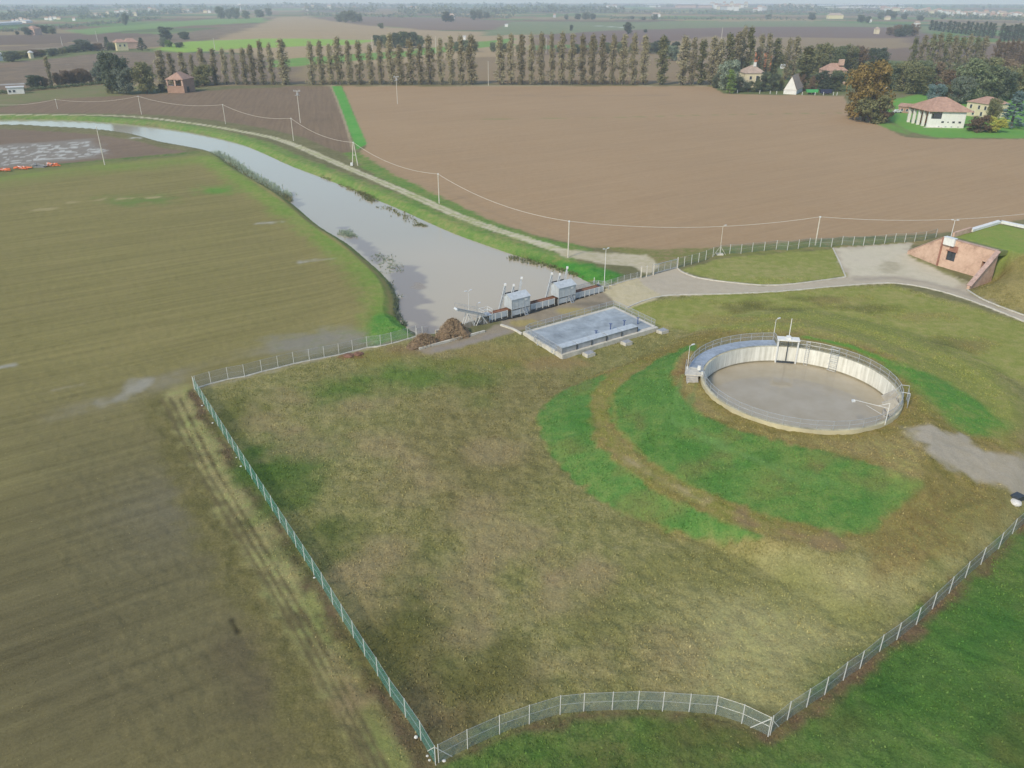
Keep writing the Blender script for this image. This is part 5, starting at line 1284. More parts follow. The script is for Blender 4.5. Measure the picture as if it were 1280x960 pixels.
# ================================================================== trees
def leafmat(name, c1, c2):
    m, nt, b = nodes(name); L = nt.links.new
    tcl = nt.nodes.new('ShaderNodeTexCoord').outputs['Object']; oi = nt.nodes.new('ShaderNodeObjectInfo').outputs['Random']
    f = math_n(nt, 'ADD', math_n(nt, 'MULTIPLY', noise_n(nt, tcl, .45, 4), .75), math_n(nt, 'ADD', math_n(nt, 'MULTIPLY', noise_n(nt, tcl, 3.0, 2), .35), math_n(nt, 'MULTIPLY', math_n(nt, 'SUBTRACT', oi, .5), .22)))
    rp = nt.nodes.new('ShaderNodeValToRGB'); L(f, rp.inputs[0]); e = rp.color_ramp.elements
    e[0].position = .40; e[0].color = (*np.array(c1) * 1.7, 1); e[1].position = .72; e[1].color = (*np.array(c2) * 1.5, 1)
    L(rp.outputs[0], b.inputs['Base Color']); b.inputs['Roughness'].default_value = .8; b.inputs['Specular IOR Level'].default_value = .15
    t = nt.nodes.new('ShaderNodeBsdfTranslucent'); L(rp.outputs[0], t.inputs['Color'])
    mx = nt.nodes.new('ShaderNodeMixShader'); mx.inputs[0].default_value = .3
    L(b.outputs[0], mx.inputs[1]); L(t.outputs[0], mx.inputs[2]); L(mx.outputs[0], nt.nodes['Material Output'].inputs[0])
    return m
LM = {'poplar': leafmat('poplar_leaves', (.155, .135, .08), (.32, .29, .18)), 'green': leafmat('green_leaves', (.07, .088, .045), (.16, .185, .10)),
      'dark': leafmat('dark_leaves', (.045, .06, .038), (.12, .14, .09)), 'olive': leafmat('olive_leaves', (.09, .095, .042), (.21, .205, .10)),
      'gold': leafmat('golden_leaves', (.13, .095, .03), (.29, .21, .085)), 'brown': leafmat('brown_leaves', (.10, .07, .045), (.21, .155, .10)),
      'willow': leafmat('grey_green_leaves', (.12, .15, .10), (.30, .34, .25)), 'yellow': leafmat('yellow_green_leaves', (.18, .20, .03), (.42, .40, .10)),
      'spruce': leafmat('blue_needles', (.06, .10, .095), (.19, .25, .24)), 'lime': leafmat('fresh_leaves', (.08, .13, .03), (.22, .30, .08)), 'grey': leafmat('grey_green_scrub', (.08, .098, .07), (.17, .19, .14))}
BARK = mat('bark', (.13, .11, .09), .95, 0, .4, 3)
def cloud(cent, nper, spread, size, rng, up=.3):
    """many small leaf-spray faces round cluster centres"""
    cent = np.asarray(cent, float); n = len(cent) * nper
    c = np.repeat(cent, nper, 0); sp = np.repeat(np.asarray(spread, float).reshape(len(cent), -1) if np.ndim(spread) else np.full((len(cent), 1), spread), nper, 0)
    d = rng.normal(size=(n, 3)); d /= np.linalg.norm(d, axis=1, keepdims=True); r = rng.random((n, 1)) ** .45
    p = c + d * r * sp
    nrm = d * .8 + rng.normal(size=(n, 3)) * .6; nrm[:, 2] += up; nrm /= np.linalg.norm(nrm, axis=1, keepdims=True)
    t = np.cross(nrm, rng.normal(size=(n, 3))); t /= np.linalg.norm(t, axis=1, keepdims=True); bq = np.cross(nrm, t)
    s = size * rng.uniform(.6, 1.3, (n, 1)); k = rng.uniform(.45, .9, (n, 1))
    q = np.stack([p - t * s - bq * s * k * .3, p + bq * s * k, p + t * s + bq * s * k * .2, p - bq * s * k * .8], 1)
    return q.reshape(-1, 3)
def leafmesh(name, V, m):
    me = bpy.data.meshes.new(name); n = len(V) // 4
    me.vertices.add(n * 4); me.vertices.foreach_set('co', V.astype(np.float32).ravel())
    me.loops.add(n * 4); me.loops.foreach_set('vertex_index', np.arange(n * 4, dtype=np.int32))
    me.polygons.add(n); me.polygons.foreach_set('loop_start', np.arange(n, dtype=np.int32) * 4); me.polygons.foreach_set('loop_total', np.full(n, 4, np.int32))
    me.update(calc_edges=True); me.materials.append(m); return me
PROTO = {}
def proto(kind, v):
    """(crown, trunk) meshes at unit height 10, unit width as built"""
    if (kind, v) in PROTO: return PROTO[kind, v]
    rng = np.random.default_rng(hash(kind) % 1000 * 0 + {'poplar': 1, 'round': 2, 'bush': 3, 'cone': 4, 'column': 5, 'thin': 6}[kind] * 50 + v)
    tr = MB(); cs = []; sp = []
    if kind in ('poplar', 'column', 'thin'):
        n = 62 if kind != 'thin' else 40
        for i in range(n):
            z = .5 + 9.2 * ((i + rng.random()) / n) ** .95
            if kind == 'poplar': w = .62 * min(1, .35 + z / 3.2) * (1 - max(0, (z - 5.5) / 4.9) ** 1.5)
            elif kind == 'column': w = .8 * min(1, .5 + z / 3) * (1 - max(0, (z - 6.5) / 3.9) ** 1.8)
            else: w = .42 * (1 - max(0, (z - 6) / 4.5) ** 1.5)
            a = rng.random() * 6.28; r_ = w * (.25 + .75 * rng.random())
            if rng.random() < (.09 if kind == 'poplar' else .04): continue
            cs.append((r_ * math.cos(a), r_ * math.sin(a), z)); sp.append((.26 + .22 * rng.random(), .26 + .22 * rng.random(), .5 + .3 * rng.random()))
        V_ = cloud(cs, 56, sp, .115, rng, .5)
        pts = [Vector((0, 0, -.15))]
        for z in (2, 4, 6, 8, 9.6): pts.append(Vector((rng.normal() * .06, rng.normal() * .06, z)))
        rad = (.16, .13, .10, .07, .045, .015)
        for i in range(5): tr.tube(pts[i], pts[i + 1], rad[i], rad[i + 1], 6, False)
        for i in range(14):
            z = 1.2 + 6.5 * rng.random(); a = rng.random() * 6.28; w = .45
            tr.tube((0, 0, z), (w * math.cos(a), w * math.sin(a), z + 1.5), .035, .01, 4, False)
    elif kind in ('round', 'bush'):
        lob = 42 if kind == 'round' else 26; zb = .4 if kind == 'round' else .0
        for i in range(lob):
            a = rng.random() * 6.28; z = zb + 1.0 + (8.0 - zb) * ((i + rng.random()) / lob)
            R_ = 3.6 * math.sqrt(max(.05, 1 - ((z - (5.4 if kind == 'round' else 4)) / 5.6) ** 2)); r_ = R_ * rng.random() ** .6
            c = np.array((r_ * math.cos(a), r_ * math.sin(a), min(z, 8.6)))
            for k in range(5):
                d = rng.normal(size=3); d /= np.linalg.norm(d); cs.append(c + d * 1.15 * np.array((1, 1, .8))); s_ = rng.uniform(.75, 1.2); sp.append((s_, s_, s_ * .8))
            tr.tube((0, 0, zb + .3), c, .14, .03, 5, False)
        V_ = cloud(cs, 38, sp, .26, rng, .45)
        tr.tube((0, 0, -.2), (rng.normal() * .1, rng.normal() * .1, 2.6), .38, .26, 8, False); tr.tube((0, 0, 2.5), (0, 0, 7.5), .25, .05, 6, False)
    else:
        for i in range(80):
            z = .6 + 9.2 * (i + rng.random()) / 80; w = 2.3 * (1 - z / 10.1) + .12; a = i * 2.4 + rng.random(); r_ = w * (.45 + .55 * rng.random())
            cs.append((r_ * math.cos(a), r_ * math.sin(a), z - .12 * r_)); sp.append((.42, .42, .24))
        V_ = cloud(cs, 24, sp, .22, rng, .2); tr.tube((0, 0, -.2), (0, 0, 9.7), .24, .02, 7, False)
    V_[:, 2] = np.maximum(V_[:, 2], .05)
    ext = np.percentile(np.hypot(V_[:, 0], V_[:, 1]), 97) * 2
    top_ = np.percentile(V_[:, 2], 99.6)
    PROTO[kind, v] = (leafmesh(kind + '_crown', V_, LM['green']), tr.mesh(kind + '_trunk', BARK), ext, top_)
    return PROTO[kind, v]
TN = [0]
WORLD_M = 980.0
def tree(name, kind, m, px, py, topy, wpx, label, group=None, cat='tree', v=None, rz=None):
    b = gv(px, py); hgt = height_at(b, topy)
    D_ = math.sqrt(b.x ** 2 + b.y ** 2 + (CZ - b.z) ** 2); wid_ = wpx / F * D_ * .96
    if kind == 'poplar': wid_ *= 1.15
    TN[0] += 1; v = (TN[0] % 5) if v is None else v
    cr, tr, ext, top_ = proto(kind, v)
    root = thing(name, b, label, cat, group)
    root.scale = (wid_ / ext, wid_ / ext, hgt / top_); root.rotation_euler = (0, 0, (TN[0] * 2.39996) % 6.283 if rz is None else rz)
    inst('crown', cr, root, m=LM[m]); inst('trunk', tr, root)
    return root
ORD = ['first', 'second', 'third', 'fourth', 'fifth', 'sixth', 'seventh', 'eighth', 'ninth', 'tenth', 'eleventh', 'twelfth', 'thirteenth', 'fourteenth', 'fifteenth', 'sixteenth', 'seventeenth', 'eighteenth']
rp_ = random.Random(3)
# the poplar row behind the big brown field
rowL = [(205,106,63,13),(218,106,66,9),(232,106,65,9),(244,106,68,7),(256.5,106,60,9),(271,106,61,9),(284,106,60,8),(296,106,61,8),(308,106,60,9),(318,106,56,9),(330,106,51,9),(342,106,54,8),(357,106,49,13)]
for i, (x, b, t, w_) in enumerate(rowL): tree('poplar', 'poplar', 'poplar', x, b, t, w_, f'slender half bare poplar, {ORD[i]} in the row counted from the brick barn', 'poplars of the row near the brick barn')
rowM = [(391.5,105.8,52,10),(403.5,105.8,51,9),(415,105.8,55,9),(425.5,105.8,46,11.5),(438.5,105.8,51,9),(451,105.8,51,10),(464.5,105.8,56,9),(477,105.8,49,9),(490,105.8,42,11),(501.5,105.8,56,11),(514.5,105.8,48,12),(526.5,105.8,55,9),(538,105.8,45,13),(551.5,105.8,48,9),(565,105.8,45,10),(577,105.8,44,10),(590,105.8,44,13)]
for i, (x, b, t, w_) in enumerate(rowM): tree('poplar', 'poplar', 'poplar', x, b, t, w_, f'slender poplar, {ORD[i]} in the middle row counted from the green grass strip', 'poplars of the middle row')
rowR = [(625.5,105.9,44,13),(638.5,105.9,42,10),(652,105.9,43,10),(664,105.9,42,10),(676.5,105.9,41,10),(689,105.9,42,9),(701.5,105.9,40,11),(714,105.9,42,10),(727,105.9,43,11),(739.5,105.9,43,10.5),(751.5,105.9,44,11),(764.5,105.9,43,10),(777.5,105.9,43,11),(790.5,105.9,42,10),(803.5,105.9,44,11)]
for i, (x, b, t, w_) in enumerate(rowR): tree('poplar', 'poplar', 'poplar', x, b, t, w_, f'slender brown green poplar, {ORD[i]} from the bare pole in the row gap', 'poplars of the row past the bare pole')
rowF = [(826,106,45,14),(852,106,45,14),(863.5,106,47,9),(875,106,50,13),(888,106,46,12),(897,106,49,11),(907,105,42,13),(917,105,40,12),(924,104,33,9),(932,104,34,11),(946,102,43,10),(956,101,42,10),(966,100,48,12),(981,100,48,9),(990,100,46,11),(1003,113,58,20)]
for i, (x, b, t, w_) in enumerate(rowF): tree('poplar', 'poplar', 'poplar' if i % 3 else 'olive', x, b, t, w_, (f'loose poplar, {ORD[i]} in the stretch running from the wide gap to the farm' if i < 15 else 'tall thin brown poplar standing among the farm hedges'), 'poplars beside the farm', )
# undergrowth at the foot of the row
# poplars at the upper right
PR = [1136.5, 1147, 1158, 1166.5, 1176, 1185, 1194, 1203.5, 1213, 1222]
for i, x in enumerate(PR): tree('poplar', 'column', 'poplar' if i % 2 else 'olive', x, 92, (46, 44, 43, 41, 42, 44, 46, 43, 46, 45)[i], 10.5, f'tall poplar behind the barn wood, {ORD[i]} counted from the golden tree', 'poplars behind the barn wood')
for i in range(8): x = 1238 + i * 6.2; tree('poplar', 'column', 'brown', x, 93, 49 + (i * 7) % 4, 8, f'brown poplar in the dense row by the frame edge, {ORD[i]} from the open gap', 'dense brown poplars')
for i in range(15): x = 1163 + i * 5.5; tree('cypress_like_poplar', 'column', 'dark', x, 37.5 + i * .72, 25 + (i * 5) % 4 * .8 + i * .15, 6.6, f'dark tree of the far windbreak, {ORD[i]} from the end beside the hedge clump', 'far dark windbreak', v=i % 3)
for i in range(7): x = 1250 + i * 5.2; tree('cypress_like_poplar', 'column', 'dark', x, 51, 29 + (i * 3) % 4, 6.6, f'dark tree of the windbreak beyond the gap, {ORD[i]} from the gap', 'second far dark windbreak', v=i % 3)
T = tree
# around the brick barn and the canal bend
T('tree','round','dark',45,111,93.5,17,'round dark green tree beside the white sheds')
T('poplar','thin','poplar',65.5,109,70,7,'lone leaning bare poplar beside the scrub row')
for i,(x,b,t,w_) in enumerate(((57,110,96,9),(74,108,91,10),(82,107,88,10),(90,106.5,89,10),(98,106,86,11),(106,105.5,86,11),(114,105,90,9))):
    T('scrub_tree','round','brown',x,b,t,w_,f'bare brown scrub tree, {ORD[i]} in the thicket counted from the white sheds','scrub thicket')
T('tree','round','grey',129,104.5,77,20,'grey green tree at the barn end of the scrub thicket')
T('tree','round','dark',150,117,66,30,'large dark tree, taller of the pair by the brick barn')
T('tree','round','grey',158,118,85,22,'lower grey green tree under the large dark one')
T('tree','round','olive',140,117,98,12,'low yellowish bush tree at the foot of the large dark tree')
T('tree','round','olive',184,117,78,26,'rounded olive green tree between the large dark tree and the brick barn')
T('tree','round','yellow',256,107,81,24,'yellowing round tree just behind the brick barn',m2:=None) if False else T('tree','round','olive',256,107,81,25,'yellowing round tree just behind the brick barn')
T('shrub','bush','dark',203,115,105,13,'dark shrub at the wall of the brick barn',cat='shrub')
T('shrub','bush','dark',246,109,100,12,'dark shrub in the shade of the yellowing tree',cat='shrub')
# mid-distance hedgerow
HR=[(15,77,64,17,'dark'),(26,73,64,12,'olive'),(35,72,63,12,'olive'),(44,71.5,62,13,'brown'),(52,71,62,12,'olive'),(66,70,60.5,14,'dark'),(78,68,60,10,'olive'),(86,66,58,13,'green'),(95,65,56,13,'dark'),(105,64,49,17,'grey'),(114,63.5,55,12,'grey'),(122,63.5,54,12,'brown'),(142,63,53,13,'green'),(150,62.5,56,9,'olive')]
for i,(x,b,t,w_,m_) in enumerate(HR): T('hedgerow_tree','round',m_,x,b,t,w_,f'hedgerow tree, {HR and ("first second third fourth fifth sixth seventh eighth ninth tenth eleventh twelfth thirteenth fourteenth".split())[i]} from the frame edge in the line to the yellow house','hedgerow to the yellow house')
T('conifer','cone','dark',135,63,46,10,'dark conifer in the hedgerow before the yellow house')
T('conifer','cone','dark',178,63,47,12,'dark conifer just past the yellow house')
for i,(x,b,t,w_,m_,lab) in enumerate(((204,58.5,47,11,'grey','grey green tree between the conifer and the green strip'),(212,59,50,8,'lime','small light tree beside the grey green one on the green strip'),(224,59.5,53,10,'green','low round tree on the edge of the green strip'),(209,49.5,33.5,16,'dark','round dark tree alone in the far field, larger of two'),(231,49.5,39.5,12,'dark','smaller round dark tree alone in the far field'),(157,31.5,16.5,9,'grey','lone hazy tree at the end of the far green hedge'))):
    T('tree','round',m_,x,b,t,w_,lab)
for i,(x,b,t,w_,m_) in enumerate(((35,44,34,11,'grey'),(43,41.5,31,11,'grey'),(58,42,32,12,'dark'),(66,42.5,34,8,'green'),(22,43.5,39,4,'dark'))): T('tree','round',m_,x,b,t,w_,f'hazy tree round the far pink farmhouse, {ORD[i]} of five','trees round the far farmhouse')
# far tree groups
for i,(x,b,t,w_) in enumerate(((276,23.5,8.5,11),(286,23.5,11,9),(295,23.5,9.5,11),(308,23.5,13,9),(325,22,12,10),(336,20,10,8))): T('tree','round','grey',x,b,t,w_,f'hazy tree under the far water tower, {ORD[i]} of the group','trees by the water tower')
for i,(x,b,t,w_) in enumerate(((424,27.5,18,10),(432,28,14,11),(441,28,13,12),(449,27.5,17,9))): T('tree','round','grey',x,b,t,w_,f'hazy tree of the small clump on the tan hill, {ORD[i]} of four','clump on the tan hill')
T('tree','bush','green',476,35.5,28.5,8,'lone bush on the edge of the tan hill',cat='shrub')
T('tree','round','dark',557,27.5,14.5,11,'dark tree hugging the far white cottage'); T('tree','round','dark',564,27.5,19,8,'smaller dark tree by the far white cottage')
for i,(x,b,t,w_) in enumerate(((592,25,13,9),(600,24,12,9),(608,23,15,8),(722,24.5,17,8),(732,24.5,15,11),(741,24.5,17,8),(708,24.5,18,6),(818,25,17.5,8),(790,24,20,6),(804,25,21,6))): T('tree','round','grey',x,b,t,w_,f'small hazy tree in the far plain, {ORD[i]} of ten scattered ones','scattered far trees')
T('tree','round','dark',714,38.5,31,4.5,'tiny dark upright tree on the far marsh field')
T('tree','round','dark',785.5,42.5,28,12.5,'round dark tree alone on the far marsh field'); T('tree','bush','dark',806.5,40.5,36.5,6,'low dark bush next to the lone round tree',cat='shrub')
for i,(x,b,t,w_) in enumerate(((474,60,44,13),(484,60,43,14),(494,60,41,15),(505,60,39.5,17),(515,60,40,16),(525,60,44,13))): T('tree','round','green' if i%2 else 'dark',x,b,t,w_,f'dark green tree of the grove behind the poplars, {ORD[i]} of six','grove behind the poplars')
for i,(x,b,t,w_) in enumerate(((561,64,53,11),(571,64,52,10),(581,64,50,12),(593,65,52,11),(617,65,53,10),(632,66,54,11),(648,66,56,9),(700,66,57,10),(722,67,55,12),(741,67,51,12),(760,67,53,11),(775,67,52,12),(790,67,54,11))): T('tree','round','green' if i%3 else 'olive',x,b,t,w_,f'low tree in the band behind the poplar trunks, {ORD[i]} from the dark grove','band behind the poplars')
for i,(x,b,t,w_) in enumerate(((812,67,53,12),(821,67,51,12),(833,66,50,11),(844,66,52,11),(858,66,53,10))): T('tree','round','dark',x,b,t,w_,f'dark tree behind the wide gap in the poplars, {ORD[i]} of five','dark trees behind the gap')
T('willow','round','willow',840,76,57,17,'pale silvery willow behind the wide poplar gap')
# the farm
T('willow','round','willow',909,113,76,26,'pale grey green willow at the corner of the farm garden')
T('tree','column','lime',912,117,87,12,'bright yellow green young tree in front of the pale willow')
FB=[(895,110,92,14,'dark'),(925,115,96,16,'dark'),(935,115,101,13,'dark'),(945,115,100,14,'green'),(953,114,90,17,'dark'),(966,114,92,16,'dark'),(976,113,97,9,'olive'),(999,114,92,12,'brown'),(1014,114,95,12,'brown')]
for i,(x,b,t,w_,m_) in enumerate(FB): T('garden_shrub','bush',m_,x,b,t,w_,f'garden shrub along the farm boundary, {ORD[i]} from the pale willow','farm boundary shrubs',cat='shrub')
T('tree','round','dark',1034,114,90,30,'wide dark green tree by the green trailer'); T('tree','round','green',1046,114,88,18,'green tree between the dark one and the golden tree')
FT=[(1010,96,62,20,'olive'),(1026,96,55,24,'olive'),(1042,95,58,22,'green'),(1056,94,57,24,'olive'),(1072,92,58,20,'brown'),(1096,88,60,24,'dark'),(1000,86,66,12,'dark'),(976,84,68,12,'olive')]
for i,(x,b,t,w_,m_) in enumerate(FT): T('tree','round',m_,x,b,t,w_,f'tree in the belt behind the farm roofs, {ORD[i]} of eight','belt behind the farm')
T('tree','round','gold',1079,151,78,48,'big tree with golden autumn crown at the field corner',v=2); T('tree','bush','olive',1088,154,118,36,'dense olive undergrowth tree at the foot of the golden tree',v=1); T('tree','bush','brown',1102,153,124,24,'brownish bush beside the golden tree',v=3); T('shrub','bush','gold',1063,146,129,16,'small golden bush at the foot of the big tree',cat='shrub')
BW=[(1113,113,78,26,'green'),(1127,114,76,28,'olive'),(1141,117,80,28,'olive'),(1155,119,84,26,'gold'),(1163,110,78,22,'brown'),(1186,124,88,22,'brown'),(1178,128,106,16,'olive'),(1198,130,96,24,'grey'),(1212,128,74,36,'green'),(1228,126,82,30,'green'),(1246,126,84,30,'dark'),(1262,124,82,28,'olive'),(1278,124,86,26,'green'),(1150,112,76,26,'green'),(1230,112,72,30,'olive'),(1255,110,74,28,'brown')]
for i,(x,b,t,w_,m_) in enumerate(BW): T('tree','round',m_ if m_!='gold' else 'olive',x,b,t,w_,f'tree of the wood behind the white barn, {ORD[i]} of the group','wood behind the white barn')
T('tree','round','spruce',1167.5,129,105,19,'small blue green tree at the edge of the barn wood')
T('spruce','cone','spruce',1263,160,114,28,'blue spruce beside the cream house')
T('shrub','bush','brown',1222,164,144,30,'purplish grey bush at the barn corner',cat='shrub'); T('shrub','bush','yellow',1244,165.5,146,20,'bright yellow shrub in front of the spruce',cat='shrub'); T('shrub','round','olive',1240,152,124,16,'upright olive shrub in front of the cream house',cat='shrub')
for i,(x,b,t,w_,m_) in enumerate(((1112,44,34,9,'brown'),(1120,45,31,12,'brown'),(1131,45.5,31,13,'dark'),(1141,45.5,30,12,'brown'),(1124,46,36,12,'dark'))): T('tree','round',m_,x,b,t,w_,f'tree of the isolated far clump beside the windbreak, {ORD[i]} of five','isolated far clump')
for i,(x,b,t,w_) in enumerate(((1076,28,18.5,9),(1084,28.5,20,8),(1108,24,12,8),(1116,24,14,8),(1100,24,15,7),(1015,25,15.5,10),(1130,24,17,8),(1178,24,18,7),(1150,26,19,8),(960,24,18,7))): T('tree','round','grey',x,b,t,w_,f'hazy tree before the far town, {ORD[i]} of ten','trees before the far town')
# far woods that read as one mass
wv = []
rw = np.random.default_rng(77)
def band(x0, y0, x1, y1, hpx, n):
    for k in range(n):
        f_ = (k + rw.random()) / n; x, y = x0 + (x1 - x0) * f_, y0 + (y1 - y0) * f_ + rw.normal() * .35
        b = gv(x, max(y, HY + 5.5)); D_ = b.length; hh = hpx * rw.uniform(.55, 1.15) * D_ / F
        for q in range(3):
            cs = [(b.x + rw.normal() * hh * .5, b.y + rw.normal() * hh * .5, hh * z) for z in (.3, .6, .8)]
            wv.append(cloud(cs, 9, [(hh * .42,) * 3] * 3, hh * .18, rw))
for a in ((0,40,60,37,3.5,22),(60,37,200,24,3.5,40),(100,24,260,15,5,44),(0,25,110,17,6,34),(380,13,470,15,5,28),(380,19,520,22,3.5,34),(500,17,660,17,7,46),(540,21,640,23,4,26),(650,15,780,16,6,40),(690,12,760,9,4,20),(780,16,1010,18,3.5,50),(760,24,1010,25,3,44),(960,12,1030,14,5,22),(1020,16,1150,19,4,36),(1140,20,1280,26,4.5,40),(250,13,340,12,4,26),(330,9,520,9,4,40),(520,9,700,9,4,44),(700,9,960,9,3,44),(960,9.5,1280,11,3,50),(0,13,260,10,4,44)): band(*a)
o = bpy.data.objects.new('woodland', leafmesh('woodland', np.concatenate(wv), LM['grey'])); C.objects.link(o); tag(o, 'hazy far belts of trees across the plain', 'woodland', kind='stuff')
# vine rows by the white sheds, low hedge
def lowgreen(name, px, w_, h_, m_, label, cat, n):
    pts = [gv(*p) for p in px]; ps = walk(pts, 1.0); rng = np.random.default_rng(len(px) * 7 + n); cs = []
    for p in ps:
        for k in range(n): cs.append((p.x + rng.normal() * .3, p.y + (rng.random() - .5) * w_, p.z + h_ * (.3 + .4 * rng.random())))
    o = bpy.data.objects.new(name, leafmesh(name, cloud(cs, 9, [(.8, .8, h_ * .45)] * len(cs), .34, rng), LM[m_])); C.objects.link(o)
    return tag(o, label, cat, kind='stuff')
lowgreen('vine_rows', [(-20,119.5),(0,117.6),(60,111.5),(132,105)], 9, 2.2, 'green', 'low dark green vine rows in front of the scrub thicket', 'vines', 5)
lowgreen('row_undergrowth', [(382,105.4),(480,105.4),(596,105.5)], 3, 2.6, 'poplar', 'brown undergrowth at the feet of the middle poplar row', 'undergrowth', 3)
lowgreen('row_undergrowth', [(622,105.6),(720,105.6),(810,105.7)], 3, 3.0, 'brown', 'brown undergrowth at the feet of the poplars past the bare pole', 'undergrowth', 3)
lowgreen('row_undergrowth', [(200,105.8),(290,105.6),(362,105.6)], 3, 2.2, 'poplar', 'thin undergrowth at the feet of the poplars near the brick barn', 'undergrowth', 2)
# reeds standing in the canal
def reeds(px, spread, n, label, hmax, m_='willow', zf=WZ):
    rng = np.random.default_rng(n + int(px[0][0])); P_ = []
    pts = [Vector((*G(x, y, zf), zf)) for x, y in px]; ps = walk(pts, .25)
    for k in range(n):
        p = ps[rng.integers(len(ps))]; g_ = rng.normal(size=2) * spread
        hh = hmax * rng.uniform(.5, 1.05); x, y = p.x + g_[0], p.y + g_[1]
        for q in range(4):
            dx, dy = rng.normal(size=2) * .22; w_ = .07
            a = rng.random() * 6.28; ux, uy = w_ * math.cos(a), w_ * math.sin(a)
            P_ += [(x - ux, y - uy, zf - .15), (x + ux, y + uy, zf - .15), (x + dx + ux * .4, y + dy + uy * .4, zf + hh), (x + dx - ux * .4, y + dy - uy * .4, zf + hh)]
    o = bpy.data.objects.new('reed_bed', leafmesh('reed_bed', np.array(P_), LM[m_])); C.objects.link(o); return tag(o, label, 'reeds', kind='stuff')
reeds([(268,191.5),(290,203),(310,217),(330,229),(348,240),(362,246)], 1.0, 900, 'long grey green reed bed along the stubble field bank of the canal', 1.1)
reeds([(288,205),(312,222),(342,240),(366,252)], .7, 420, 'browner reeds at the foot of the field bank', .9, 'olive')
reeds([(430,290),(440,296)], .7, 170, 'small reed clump where the field bank bends', .6, 'willow')
reeds([(474,319),(486,330),(494,341)], 1.2, 130, 'grey green weed bed in the water by the rounded bank', .3, 'willow')
reeds([(381,206.5),(388,209.5)], .7, 90, 'reed tuft off the track bank, first downstream', .6, 'olive')
reeds([(406,220),(418,226)], .8, 140, 'reed tuft off the track bank below the double pole', .6, 'olive')
reeds([(428,230),(438,236),(446,240)], .7, 110, 'sparse reed tufts off the track bank', .5, 'olive')
reeds([(450,241),(458,245),(466,252)], .8, 200, 'largest reed tuft off the track bank', .7, 'olive')
reeds([(478,258),(500,268),(520,279)], .9, 110, 'thin line of drowned reeds along the track bank', .4, 'olive')
reeds([(520,281),(532,283)], .6, 60, 'last drowned reed tuft toward the pumping station', .4, 'olive')
reeds([(640,322),(690,333),(728,345)], .8, 260, 'rough grass at the waterline below the track mouth', .5, 'olive', WZ + .1)
reeds([(484,352),(494,372),(494,392),(506,408)], .35, 260, 'dark fringe of weeds round the bank nose', .55, 'grey', WZ + .1)
